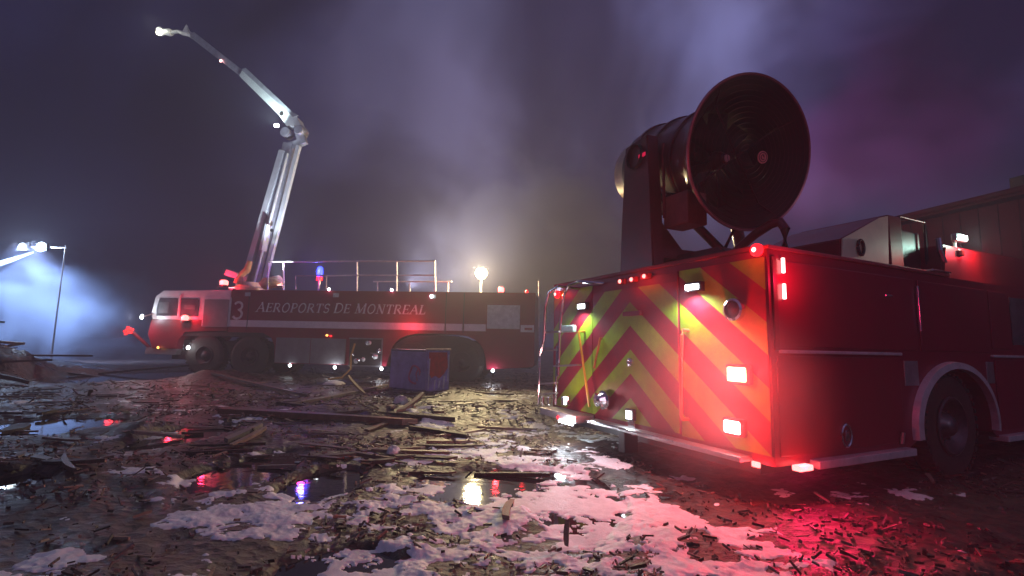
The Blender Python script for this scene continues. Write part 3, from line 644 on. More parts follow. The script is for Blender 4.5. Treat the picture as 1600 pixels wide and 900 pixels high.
mb = MB(); mb.prism([ctr + nl * -.72 + ysec * .3 + Vector((0, 0, .2)), ctr + nl * -.72 - ysec * .3 + Vector((0, 0, .2)), ctr + nl * .7 - ysec * .22 + Vector((0, 0, .2)), ctr + nl * .7 + ysec * .22 + Vector((0, 0, .2))], (0, 0, .13), .01); mb.build('yoke_base', FANM, fan)
mb = MB(); mb.prism([ft + nl * .05 + Vector((0, 0, .2)) - ysec * .2, ft + nl * .05 + Vector((0, 0, .75)) - ysec * .2, ft + nl * .55 + Vector((0, 0, .2)) - ysec * .2], ysec * .06); mb.build('gusset', FANM, fan)
ra = Cm + nl * .70
mb = MB(); mb.tube([ctr + nl * .55 + Vector((0, 0, .26)), ctr + nl * .80 + Vector((0, 0, .30)), ctr + nl * .86 + Vector((0, 0, .5)), ctr + nl * .80 + Vector((0, 0, .8)), ra + nl * .02], [.09, .09, .085, .08, .08], 12); mb.build('yoke_arm', FANM, fan, smooth=True)
mb = MB(); mb.tube([R_(1150, 392, .9), R_(1180, 366, .9), R_(1205, 350, .9), R_(1219, 347, .9), R_(1227, 358, .9), R_(1226, 392, .9)], .05, 10); mb.build('mouth_cradle', FANM, fan, smooth=True)
mb = MB(); mb.prism([(-2.1, .55, 2.31), (-.75, .55, 2.31), (-1.0, .55, 2.52), (-1.75, .55, 2.52)], (0, .8, 0), .015); mb.build('pedestal', mat('dark_steel'), fan)
# hydraulic rams and hoses under the drum
mb = MB(); p0 = ctr + nl * .15 - ysec * .5 + Vector((0, 0, .25)); p1 = piv + nl * .15 - ysec * .25 + Vector((0, 0, -.55)); mb.tube([p0, p1], .055, 10); mb.build('hydraulic_ram', mat('dark_steel'), fan, smooth=True)
mb = MB(); mb.tube([p1 + Vector((0, 0, .0)), p1 + (p1 - p0).normalized() * .3], .028, 8); mb.build('ram_rod', CHROME, fan, smooth=True)
mb = MB(); mb.tube([piv + nl * .12 + Vector((0, 0, -.45)), piv + nl * .3 - ysec * .5 + Vector((0, 0, -.62)), ctr + nl * .05 - ysec * .75 + Vector((0, 0, .55)), ctr - ysec * .55 + Vector((0, 0, .2))], .025, 8); mb.build('hydraulic_hose', BLACK, fan, smooth=True)
mb = MB(); bc = Cm - Rr * .42 - D * .45; mb.box(bc + Vector((-.2, -.16, -.90)), bc + Vector((.2, .16, -.50)), .02); mb.build('motor_box', mat('rust_box', (.30, .10, .08), .45), fan)

# ================================================================== AIRPORT FIRE TRUCK (far)
FA = radians(-6); FP = Vector((-4.5, 17.77, 0)); Av = Vector((cos(FA), sin(FA), 0)); Nv = Vector((-sin(FA), cos(FA), 0))
H = empty('airport_fire_truck', FP, FA, label='long dark red airport fire truck with white cab and a tall raised boom', cat='fire truck')
def F_(px, py, yo=0.):
    q = hit(px, py, FP + Nv * yo, Nv) - FP; return Vector((q.dot(Av), q.dot(Nv), q.z))
TW = 2.9
def archz(cx0, cx1, zt, z0=.62, n=14):
    cx = (cx0 + cx1) / 2; rx = (cx1 - cx0) / 2; out = []
    for i in range(n + 1):
        a = pi - pi * i / n; e = .55
        out.append((cx + rx * math.copysign(abs(cos(a)) ** e, cos(a)), z0 + (zt - z0) * abs(sin(a)) ** .75))
    return out
pr = [(-6.12, .62)] + [] 
pr = [(-6.14, 1.62)] + [(-4.75, 1.62), (-4.4, 1.45), (-4.25, 1.15), (-4.2, .6), (-4.2, .52), (.05, .52)] + archz(.12, 3.66, 1.72, .55)[1:-1] + [(3.7, .5), (5.3, .62), (5.36, .8), (5.36, 3.22), (-6.14, 3.22)]
MB().prism([(x, 0, z) for x, z in pr], (0, TW, 0)).build('body', RED, H)
FG = mat('far_dark_under', (.03, .022, .024), .6, nscale=6, nvar=.3)
MB().box((-8.6, .35, .55), (5.2, TW - .35, 1.3)).build('chassis', FG, H)
MB().box((-8.2, .06, 1.45), (-4.3, TW - .06, 1.64), .02).build('wheel_arch_cover', FG, H)
MB().prism([(x, .05, z) for x, z in archz(.18, 3.6, 1.66, .6)], (0, .03, 0)).build('wheel_well', FG, H)
sw = None
for x in (-7.05, -5.25, .98, 2.78):
    for y, fl in ((.26, True), (TW - .26, False)):
        w = empty('tmp')  # axis along local x of wheel mesh -> turn to y
        bpy.data.objects.remove(w)
        if sw is None:
            m1 = MB(); tyre_mesh(m1, .76, .44, .36, 36); a = m1.build('wheel', RUBBER, H, smooth=True)
            m2 = MB(); rim_mesh(m2, .36, .44); m2.build('rim', mat('far_rim', (.05, .03, .035), .6, .1), a, smooth=True); sw = a
        else:
            a = sw.copy(); COL.objects.link(a); a.parent = H; b = sw.children[0].copy(); COL.objects.link(b); b.parent = a
        a.location = (x, y, .74); a.rotation_euler = (0, 0, -pi / 2 if fl else pi / 2)
# cab
cabp = [(-9.30, 2.06), (-9.36, 2.3), (-9.26, 2.92), (-8.95, 3.17), (-6.16, 3.20), (-6.16, 2.06)]
MB().prism([(x, 0.02, z) for x, z in cabp], (0, TW - .04, 0), .02).build('cab', WHITE, H)
MB().prism([(x, 0.02, z) for x, z in ((-9.34, 2.055), (-6.16, 2.055), (-6.16, 1.66), (-7.9, 1.62), (-8.15, 1.3), (-8.2, .95), (-9.2, .95), (-9.42, 1.5))], (0, TW - .04, 0), .02).build('cab_lower', REDD, H)
MB().prism([(x, .1, z) for x, z in ((-9.55, .72), (-8.25, .72), (-8.2, .94), (-9.5, 1.0))], (0, TW - .2, 0), .02).build('front_bumper', STEEL, H)
wp = [(-9.12, 2.18), (-9.14, 2.5), (-9.06, 2.86), (-8.30, 2.87), (-8.27, 2.2)]
MB().prism([(x, .012, z) for x, z in wp], (0, -.012, 0)).build('cab_window', GLASS, H)
MB().prism([(x, .012, z) for x, z in ((-8.16, 2.18), (-8.16, 2.87), (-7.48, 2.87), (-7.42, 2.8), (-7.42, 2.18))], (0, -.012, 0)).build('cab_window', GLASS, H)
mb = MB(); mb.box((-9.05, -.004, 2.30), (-8.65, .0, 2.72)); mb.build('seat_in_cab', mat('pale_interior', (.13, .14, .15), .6), H); MB().box((-8.0, -.004, 2.45), (-7.55, .0, 2.62)).build('seat_in_cab', mat('pale_interior'), H)
mb = MB(); mb.box((-8.25, -.02, 2.1), (-8.19, .01, 3.0), .005); mb.build('door_pillar', WHITE, H)
MB().box((-7.22, -.02, 1.82), (-6.10, .01, 2.92), .01).build('locker_frame', WHITE, H)
MB().box((-7.17, -.035, 1.80), (-6.17, -.02, 2.84), .008).build('grey_locker', GREY, H)
# lettering, stripe, seams
mb = MB(); wtx = text_mesh(mb, 'AEROPORTS DE MONTREAL', .36); LET = mat('lettering_white', (.85, .82, .80), .5)
sx = (6.52) / wtx
for v in mb.bm.verts: v.co.x = v.co.x * sx - 5.08; v.co.z += 2.40
mb.build('lettering', LET, H)
mb = MB(); w3 = text_mesh(mb, '3', .62, .05)
for v in mb.bm.verts: v.co.x -= 6.02; v.co.z += 2.13
mb.build('number', LET, H)
STR = mat('white_stripe', (.80, .74, .74), .4, nscale=4, nvar=.1)
for x0, x1 in ((-6.10, -5.42), (-5.38, 2.13), (2.18, 2.78), (2.84, 3.62), (4.86, 5.33)):
    MB().box((x0, -.008, 1.83), (x1, 0.002, 2.08)).build('white_stripe', STR, H)
for x in (-5.40, 2.155, 2.81): MB().box((x - .015, -.004, 1.75), (x + .015, .001, 3.2)).build('panel_seam', BLACK, H)
MB().box((3.66, -.03, 1.93), (4.83, .01, 2.77), .015).build('white_panel', mat('pale_panel', (.58, .62, .62), .45), H)
MB().box((5.0, -.03, 1.9), (5.28, .0, 1.98), .01).build('rear_marker', OFFRED, H)
for x, l in ((-4.19, 1), (-2.83, 1)):
    MB().box((x, -.03, .54), (x + 1.33, .005, 1.46), .012).build('grey_locker', GREY, H)
# open pump compartment, its shade drawn as a flat dark plate
MB().box((-1.36, -.012, .50), (-.13, .002, 1.50), .004).build('pump_compartment', mat('recess_shade', (.04, .035, .04), .6), H)
fr = MB(); fr.box((-1.38, -.03, 1.46), (-.11, -.008, 1.51)); fr.box((-1.38, -.03, .48), (-.11, -.008, .53)); fr.box((-.16, -.031, .5), (-.11, -.009, 1.5)); fr.box((-.55, -.029, .95), (-.14, -.011, .985)); fr.build('compartment_frame', STEEL, H)
for k in range(9):
    c = Vector((-1.2 + .12 * k + random.uniform(-.03, .03), -.012, random.uniform(.65, 1.35)))
    MB().lathe([(random.uniform(.07, .13), 0), (.07, .05), (.03, .10), (0, .10)], c, (0, -1, 0), 10).build('pump_valve', WHITE if k % 2 else CHROME, H, smooth=True)
mb = MB(); mb.tube([(-1.15, -.05, 1.3), (-1.25, -.1, .8), (-1.2, -.15, .4), (-1.4, -.4, .1), (-1.7, -.8, .06)], .035, 8); mb.build('hose', mat('yellow_hose', (.45, .28, .06), .5), H, smooth=True)
# small square badges at the roof edge
for x in (-5.47, -2.0, 1.66): MB().box((x - .11, -.02, 2.98), (x + .11, .0, 3.12), .008).build('corner_badge', mat('pale_panel'), H)
# roof edge lamps and low lamps
for px, py in ((514, 452), (612, 453), (674, 463)):
    c = F_(px, py, -.05); MB().lathe([(.05, 0), (.035, .03), (0, .04)], c, (0, -1, 0), 10).build('roof_edge_lamp', E_WHITE, H)
    if px == 612: lamp(H, Vector((c.x, 1.9, 3.6)), 6500, (.82, .80, 1), .08, kind='SPOT', aim=Vector((c.x + .8, 9, 8.0)), spot=80, blend=1)  # extra spot behind the roof ladder, added to light the grey smoke
for px, py, e in ((453, 571, 0), (523, 574, 7), (596, 576, 7), (770, 579, 7)):
    c = F_(px, py, -.06); MB().lathe([(.055, 0), (.04, .03), (0, .045)], c, (0, -1, 0), 12).build('low_lamp', E_WHITE, H)
    if e: lamp(H, c + Vector((0, -.12, -.03)), e, (.9, .92, 1), .04)
c = F_(294, 543, -.06); MB().lathe([(.07, 0), (.05, .03), (0, .045)], c, (0, -1, 0), 12).build('bumper_lamp', E_WHITE, H); lamp(H, c + Vector((0, -.15, 0)), 6, (.9, .95, 1), .04)
c = F_(247, 543, -.06); MB().lathe([(.05, 0), (.04, .02), (0, .03)], c, (0, -1, 0), 12).build('indicator_lamp', E_AMB, H)
for px, py in ((511, 524), (517, 525)): c = F_(px, py, -.03); MB().box(c + Vector((-.04, -.02, -.03)), c + Vector((.04, .0, .03)), .01).build('side_marker', E_AMB if px == 511 else E_RED, H)
# beacons
lamp(H, (.9, -.5, 1.95), 22, (1, .03, .06), .1)  # bare red light added to redden the white stripe, no beacon body
def beacon(px, py, yo, m, e, col, r=.11, name='beacon', pw='POINT'):
    c = F_(px, py, yo); mb = MB(); mb.lathe([(0, -.09), (r * .9, -.09), (r, -.03), (r, .06), (r * .6, .11), (0, .12)], c, (0, 0, 1), 18); o = mb.build(name, m, H, smooth=True)
    MB().lathe([(0, -.17), (r * 1.1, -.17), (r * 1.1, -.09), (0, -.09)], c, (0, 0, 1), 16).build('beacon_base', BLACK, o)
    lamp(H, c + Vector((0, -.25, .02)), e, col, .08); return o
beacon(289, 497, -.10, E_REDHOT, 40, (1, .02, .05), .12)
beacon(350, 442, .3, E_REDHOT, 45, (1, .02, .08), .15)
beacon(783, 453, .4, E_REDHOT, 45, (1, .02, .03), .11)
beacon(823, 458, .3, E_RED, 4, (1, .02, .03), .06)
bl = F_(500, 424, 1.0)
MB().lathe([(0, -.2), (.12, -.2), (.12, .0), (.10, .16), (0, .2)], bl, (0, 0, 1), 18).build('blue_beacon', E_BLUE, H, smooth=True); lamp(H, bl + Vector((0, -.3, .05)), 75, (.10, .10, 1), .1)
MB().lathe([(0, -.36), (.12, -.36), (.12, -.22), (0, -.22)], bl, (0, 0, 1), 18).build('red_beacon', E_RED, H, smooth=True); lamp(H, bl + Vector((0, -.3, -.3)), 22, (1, .03, .25), .1)
MB().tube([bl + Vector((0, 0, -.36)), Vector((bl.x, bl.y, 3.22))], .05).build('beacon_post', STEEL, H)
c = F_(752, 427, 1.2); MB().lathe([(0, -.22), (.12, -.2), (.22, -.08), (.235, .03), (.16, .17), (0, .22)], c, (0, 0, 1), 24).build('yellow_floodlight', E_YEL, H, smooth=True)
lamp(H, c + Vector((0, -.45, 0)), 1700, (1, .80, .42), .22)
MB().tube([c + Vector((0, .02, -.2)), Vector((c.x, c.y + .02, 3.22))], .045).build('floodlight_mast', STEEL, H)
# floodlights on the roof which light the boom
for px, py in ((438, 448), (362, 452)):
    c = F_(px, py, .4)
    MB().box(c + Vector((-.12, -.06, -.06)), c + Vector((.12, .06, .05)), .015).build('roof_floodlight', STEEL, H); MB().box(c + Vector((-.1, -.05, .05)), c + Vector((.1, .05, .062))).build('lens', E_PINK, H.children[-1])
# roof railings
RAIL = mat('rail_metal', (.8, .74, .8), .45, .1)
def rail(pts, r=.034): return MB().tube([F_(*p, .25) for p in pts], r, 6).build('roof_railing', RAIL, H, smooth=False)
rail([(418, 452), (420, 409), (558, 408), (680, 408), (680, 455)])
rail([(500, 431), (558, 430), (620, 430), (680, 430)], .028)
for x in (443, 558, 620): MB().tube([F_(x, 409, .25), F_(x, 455, .25)], .03, 6).build('railing_post', RAIL, H)
MB().tube([F_(462, 452, .1), F_(462, 431, .1), F_(510, 430, .1), F_(510, 452, .1)], .025, 6).build('hatch_rail', mat('pink_rail', (.6, .45, .5), .4), H)
lad = MB(); lad.tube([F_(583, 440, .6), F_(706, 440, .6)], .03, 6); lad.tube([F_(583, 440, 1.05), F_(706, 440, 1.05)], .03, 6)
for k in range(12): lad.tube([F_(588 + k * 10.4, 440, .6), F_(588 + k * 10.4, 440, 1.05)], .018, 6)
lad.build('roof_ladder', RAIL, H)
for px in (590, 640, 700): MB().tube([F_(px, 441, .6), F_(px, 456, .6)], .025, 6).build('ladder_support', RAIL, H)
MB().tube([F_(842, 540, .6), F_(842, 440, .6)], .02, 6).build('aerial_mast', RAIL, H)
MB().tube([F_(411, 447, .5), F_(416, 443, .5), F_(436, 439, .5), F_(441, 443, .5)], [.2, .24, .22, .12], 12).build('turret_drum', mat('turret_cream', (.75, .55, .4), .4), H, smooth=True)
MB().tube([F_(371, 443, .5), F_(376, 430, .5), F_(386, 422, .5), F_(391, 408, .5)], [.16, .12, .13, .10], 10).build('turret_elbow', mat('turret_yellow', (.75, .45, .2), .4), H, smooth=True)
MB().beam(F_(356, 426, .5), F_(374, 432, .5), .3, .22).build('turret_cap', WHITE, H)
# front arm lamps
c = F_(222, 495, -.3); MB().tube([F_(238, 490, 0), c + Vector((0, .05, 0))], .03).build('mirror_arm', STEEL, H)
MB().lathe([(.09, 0), (.075, .03), (0, .05)], c, (-.4, -1, 0), 14).build('spot_lamp', E_WHITE, H); lamp(H, c + Vector((-.1, -.25, .0)), 45, (.75, .88, 1), .05)
c = F_(205, 517, -.2); mb = MB(); mb.tube([F_(236, 545, .2), c], .06); mb.build('bumper_nozzle_arm', REDD, H)
for k in range(9):
    a = 2.4 * k; rk = .07 * sqrt(k); cc = c + Vector((rk * cos(a), -.1 - .02 * (k % 3), rk * .75 * sin(a))); MB().box(cc + Vector((-.06, -.03, -.04)), cc + Vector((.05, .02, .04)), .015).build('red_bumper_light', mat('dim_red', (.5, .02, .02), .3, em=(1, .04, .04), es=1.6), H)
lamp(H, c + Vector((0, -.5, 0)), 12, (1, .03, .04), .12)
# ---- the raised boom
BM = mat('boom_paint', (.70, .76, .80), .38, nscale=3, nvar=.08, dirt=(.35, .36, .4), dirtamt=.35)
BMG = mat('boom_grey', (.36, .38, .46), .45, .2)
yb = 1.15
ux = Vector((0, 1, 0))
def P_(px, py, yo=yb): return F_(px, py, yo)
mb = MB(); mb.lathe([(.75, 0), (.75, .14), (.55, .22), (.5, .4), (0, .4)], (P_(392, 440).x, yb, 3.225), (0, 0, 1), 28); boom = mb.build('boom', mat('turret_cream', (.75, .55, .4), .4), H, smooth=True, label='tall two part boom raised over the cab')
mb = MB(); mb.beam(P_(383, 440, yb - .1), P_(442, 236, yb - .1), .22, .24, ux); mb.build('lower_arm_rail', BM, boom)
mb = MB(); mb.beam(P_(401, 446), P_(452, 225), .40, .26, ux); mb.build('lower_arm_beam', BMG, boom)
mb = MB(); mb.beam(P_(411, 448, yb - .06), P_(467, 228, yb - .06), .16, .16, ux); mb.build('lower_arm_rail', BM, boom)
mb = MB(); mb.beam(P_(397, 445, yb - .16), P_(450, 240, yb - .16), .05, .16, ux); mb.build('lower_arm_rod', BM, boom)
mb = MB(); mb.beam(P_(421, 352, yb - .24), P_(412, 392, yb - .24), .1, .44, ux); mb.build('arm_plate', BM, boom)
mb = MB(); mb.lathe([(.07, 0), (.07, .04), (0, .04)], P_(425, 360, yb - .3), (0, -1, 0), 12); mb.build('arm_pin', BLACK, boom)
mb = MB(); mb.beam(P_(443, 232), P_(472, 222), .3, .1, ux); mb.build('arm_crosshead', BMG, boom)
mb = MB(); mb.lathe([(.18, -.26), (.22, -.2), (.22, .2), (.18, .26), (0, .26)], P_(471, 206), (0, -1, 0), 22); mb.build('elbow_pivot', BMG, boom, smooth=True)
mb = MB(); mb.lathe([(.17, -.2), (.2, -.16), (.2, .2), (0, .2)], P_(449, 209), (0, -1, 0), 18); mb.build('elbow_pivot', BMG, boom, smooth=True)
mb = MB(); mb.prism([P_(447, 196, yb - .2), P_(470, 196, yb - .2), P_(465, 184, yb - .2), P_(452, 172, yb - .2), P_(436, 180, yb - .2)], (0, .4, 0)); mb.build('elbow_block', BM, boom)
mb = MB(); mb.beam(P_(466, 198), P_(474, 226), .34, .22, ux); mb.build('elbow_link', BMG, boom)
mb = MB(); mb.prism([P_(453, 172, yb - .2), P_(443, 187, yb - .2), P_(373, 118, yb - .2), P_(380, 106, yb - .2)], (0, .38, 0), .02); mb.build('upper_arm', BM, boom)
mb = MB(); mb.prism([P_(458, 183, yb - .24), P_(466, 180, yb - .24), P_(458, 176, yb - .24), P_(384, 106, yb - .24), P_(376, 108, yb - .24)], (0, .04, 0)); mb.build('upper_arm_flange', BMG, boom)
mb = MB(); mb.prism([P_(380, 110, yb - .14), P_(373, 117, yb - .14), P_(296, 57, yb - .14), P_(302, 49, yb - .14)], (0, .26, 0), .02); mb.build('telescopic_arm', BMG, boom)
mb = MB(); mb.lathe([(.09, 0), (.09, .04), (0, .04)], P_(440, 178, yb - .21), (0, -1, 0), 12); mb.build('arm_pin', BLACK, boom)
c = P_(345, 95, yb - .2); MB().lathe([(.07, 0), (0, .06)], c, (0, -1, 0), 10).build('arm_lamp', E_PINK, boom)
NZ = mat('nozzle_white', (.8, .82, .8), .3, .1)
mb = MB(); mb.prism([P_(291, 38, yb), P_(295, 56, yb), P_(303, 62, yb), P_(298, 50, yb), P_(284, 50, yb)], (0, .1, 0)); mb.build('nozzle_bracket', NZ, boom)
mb = MB(); mb.tube([P_(300, 54), P_(286, 52), P_(278, 49), P_(268, 51)], [.1, .09, .07, .08], 10); mb.build('nozzle_pipe', NZ, boom)
mb = MB(); mb.lathe([(.13, 0), (.16, .1), (.12, .35), (.2, .55), (.18, .6), (0, .55)], P_(268, 51), tuple((P_(250, 49) - P_(268, 51))), 16); mb.build('nozzle', NZ, boom, smooth=True)
c = P_(249, 50, yb - .15); MB().lathe([(0, -.1), (.13, -.06), (.15, .02), (0, .1)], c, (0, -1, 0), 14).build('tip_lamp', emat('tip_lens', (1, .97, .75), 6), boom, smooth=True); lamp(H, c + Vector((0, -.4, 0)), 18, (.95, 1, .85), .1)
# elbow work lamp: shines along the upper arm
c = P_(432, 196, yb - .75); MB().box(c + Vector((-.07, -.05, -.06)), c + Vector((.07, .06, .06)), .012).build('arm_work_lamp', E_WHITE, boom)
lamp(H, c + Vector((.0, -.2, .05)), 420, (.8, 1, .95), .06, kind='SPOT', aim=P_(400, 140, yb - .2), spot=110)
c = F_(440, 446, -.02) + Vector((0, 0, .1))
lamp(H, c + Vector((0, -.3, 0)), 1500, (.80, .88, 1), .08, kind='SPOT', aim=P_(445, 240, yb), spot=60, blend=.8)

# ================================================================== VIOLET CABINET BY THE REAR WHEELS
CBH = 1.18; CBW = 1.43; CBD = .95
cbp = ground(664, 616)
CB = empty('cabinet', (cbp.x, cbp.y, 0), radians(-35), label='violet cabinet with a red and blue side before the long truck rear wheels', cat='cabinet')
VIO = mat('violet_side', (.34, .29, .58), .5, nscale=2, nvar=.3, dirt=(.08, .06, .08), dirtamt=.5)
MB().box((-CBW, 0, .05), (0, CBD, CBH), .02).build('cabinet_body', VIO, CB)
for z0_, z1_ in ((.05, .10), (CBH - .05, CBH)): MB().box((-CBW + .02, -.012, z0_), (-.02, -.0005, z1_), .003).build('frame_rail', mat('dark_violet', (.10, .09, .2), .5), CB)
MB().box((-CBW + .06, -.010, .14), (-.08, -.0005, CBH - .09), .003).build('front_panel', VIO, CB)
mb = MB(); mb.tube([(-.42 + .20 * cos(a) + .03 * sin(3 * a), -.012, .50 + .24 * sin(a)) for a in [2 * pi * i / 20 for i in range(17)]], .03, 5); mb.tube([(-.30, -.012, .34), (-.36, -.012, .52), (-.28, -.012, .66)], .025, 5); mb.build('round_emblem', mat('emblem_red', (.5, .12, .2), .5), CB)
MB().box((.0005, .04, .08), (.012, CBD - .04, CBH - .03), .003).build('side_panel', mat('print_blue', (.32, .28, .65), .5, nscale=4, nvar=.4), CB)
P__ = [(.10, .55), (.08, 1.12), (.80, 1.12), (.86, .70), (.70, .52), (.52, .40), (.34, .48), (.2, .42)]
MB().prism([(.0125, y, z) for y, z in P__], (.004, 0, 0)).build('red_print', mat('print_red', (.62, .035, .05), .45, dirt=(.3, .03, .05), dirtamt=.5), CB)
for k, (y, z0_, z1_, w_) in enumerate(((.07, .12, .95, .035), (.30, .10, .36, .05), (.48, .14, .34, .05), (.66, .10, .46, .06), (.84, .3, 1.05, .035))):
    MB().prism([(.017, y, z0_), (.017, y + w_, z0_), (.017, y + w_ + .03, z1_), (.017, y + .02, z1_)], (.003, 0, 0)).build('white_print', mat('print_white', (.6, .6, .75), .5), CB)
MB().box((-.02, -.02, CBH), (.03, CBD, CBH + .04), .008).build('top_edge', mat('pale_edge', (.75, .58, .48), .5), CB)
# ================================================================== LIGHT TOWER IN THE SMOKE (left)
lt = atdep(66, 386, 23.5); LT = empty('light_tower', (lt.x, lt.y, 0), 0, label='floodlight tower with two glaring white lamps in the blue smoke', cat='light tower')
lz = lt.z
mast_x = atdep(95, 420, 23.5).x - lt.x
MB().tube([(mast_x, .1, 0), (mast_x, .1, lz + .1)], [.04, .025], 8).build('mast', STEEL, LT)
MB().beam((mast_x + .05, .1, lz), (-1.3, .1, lz), .03, .04).build('cross_arm', STEEL, LT)
for dx_, e, r_ in ((0, 2600, .22), (-.92, 900, .15)):
    mb = MB(); mb.box((dx_ - .26, -.06, -.2 + lz), (dx_ + .26, .08, .2 + lz), .03); hs = mb.build('floodlight', BLACK, LT)
    MB().lathe([(r_, 0), (r_ * .8, .04), (0, .06)], (dx_, -.06, lz), (0, -1, 0), 20).build('lens', emat('flood_lens', (.8, .97, 1), 30), hs, smooth=True)
    lamp(LT, (dx_, -.4, lz), e * .12, (.55, .72, 1), .15); lamp(LT, (dx_, -.35, lz), e * 3, (.42, .58, 1), .12, kind='SPOT', aim=(dx_ - 1.2, 2.5, .6), spot=125, blend=.7)
# light beam at the left, shaped as a solid pale tube
beam0 = atdep(52, 394, 24.3); beam1 = atdep(-90, 432, 23.5)
mb = MB(); pts = [beam0.lerp(beam1, i / 8) + Vector((0, 0, -.15 * sin(pi * i / 8))) for i in range(9)]
mb.tube(pts, [.05 + .03 * i for i in range(9)], 10); o = mb.build('beam_tube', mat('beam_white', (.6, .64, .7), .8, bump=.8, bscale=6), None, smooth=True); mark(o, 'pale light beam shaped as a tube, running down to the left below the floodlights', 'light beam', kind='stuff')
smoke((atdep(20, 455, 27).x, 27, 3.0), (9.5, 4.0, 5.0), smoke_mat('blue_smoke', 1.1, (.60, .74, .98), .55, .62, .95, (9.5, 4, 5.0), seed=2.), 'thick blue lit smoke rolling over the wood pile')
smoke((1.5, 26, 6.5), (9.5, 4.5, 8.5), smoke_mat('grey_smoke', .60, (.80, .78, .92), .30, .70, .95, (9.5, 4.5, 8.5), seed=5.), 'grey violet smoke rising behind the long fire truck')

smoke((1.78, 4.2, .95), (1.0, .8, .95), smoke_mat('halo_steam', .45, (.9, .85, .92), .9, .25, .9, (1.0, .8, .95), seed=9.), 'thin steam at the rear corner of the near fire engine, shaped to make the tail light halo')  # volume shaped round the tail lamp to stand in for its bloom
# ================================================================== WAREHOUSE (right, behind the near truck)
e0 = atdep(1600, 292, 13.6); e1 = atdep(1255, 378, 20.9); ze = (e0.z + e1.z) / 2
dw = Vector((e1.x - e0.x, e1.y - e0.y, 0)); dl = dw.normalized(); nw = Vector((dl.y, -dl.x, 0))   # away from the yard
B0 = e0 - dl * 12; B0.z = 0; LN = dw.length + 12
WHS = empty('warehouse', B0, atan2(dl.y, dl.x), label='long dark red metal sided warehouse with a low roof behind the fan truck', cat='warehouse')
SID = mat('red_cladding', (.10, .008, .02), .7, 0, nscale=1.2, nvar=.35, dirt=(.05, .012, .02), dirtamt=.6); SID.node_tree.nodes['Principled BSDF'].inputs['Specular IOR Level'].default_value = .08
sg = 1 if nw.dot(Vector((1, 0, 0))) > 0 else -1
MB().box((0, -12, 0), (LN, -.1, ze - .25)).build('wall', SID, WHS)
n_r = int(LN / .5)
me = None
for k in range(n_r):
    if me is None: o = MB().box((-.05, -.1, 0), (.05, -.06, ze - .26), .01).build('cladding_rib', SID, WHS); me = o
    else: o = me.copy(); COL.objects.link(o)
    o.parent = WHS; o.location = (.25 + k * .5, 0, 0)
MB().prism([(-.3, .35, ze - .24), (-.3, .35, ze), (-.3, -6, ze + .8), (-.3, -12.3, ze), (-.3, -12.3, ze - .24), (-.3, -6, ze + .55)], (LN + .6, 0, 0)).build('roof', SID, WHS)
MB().tube([(-.3, .42, ze - .1), (LN + .3, .42, ze - .1)], .09, 8).build('gutter', SID, WHS)
for x_, w_ in ((LN * .62, .35),): MB().box((x_, -.9, ze + .05), (x_ + w_, -.3, ze + .5), .03).build('roof_vent', BLACK, WHS)

# ================================================================== WOODEN DEBRIS
def plank_mesh(l, w, t, jag=True, split=3):
    mb = MB(); vs = []; n = 5
    bend = random.uniform(-.04, .04) * l; tw = random.uniform(-.3, .3)
    for i in range(n):
        u = i / (n - 1) - .5; ww = w * (1 if 0 < i < n - 1 else random.uniform(.35, 1)); ex = random.uniform(-.06, .06) * l if i in (0, n - 1) else 0
        ca, sa = cos(tw * u), sin(tw * u)
        for a, b in ((-1, -1), (1, -1), (1, 1), (-1, 1)):
            y = a * ww / 2; z = b * t / 2; vs.append((u * l + ex * a, y * ca - z * sa + bend * (1 - 4 * u * u), y * sa + z * ca))
    mb._add(vs, [(4 * i + j, 4 * i + (j + 1) % 4, 4 * i + 4 + (j + 1) % 4, 4 * i + 4 + j) for i in range(n - 1) for j in range(4)] + [(3, 2, 1, 0), tuple(4 * (n - 1) + j for j in range(4))])
    return mb
def put_plank(p0, p1, w, t, m, label, group=None, lift=.03, name='plank', tilt=0.):
    d = Vector(p1) - Vector(p0); l = d.length; c = (Vector(p0) + Vector(p1)) / 2
    o = plank_mesh(l, w, t).build(name, m); o.location = c
    q = d.to_track_quat('X', 'Z'); o.rotation_euler = (q @ Matrix.Rotation(tilt, 3, 'X').to_quaternion()).to_euler()
    return mark(o, label, 'plank', group)
def gp(px, py, up=.04): g = ground(px, py); return Vector((g.x, g.y, max(0, gz(g.x, g.y)) + up))
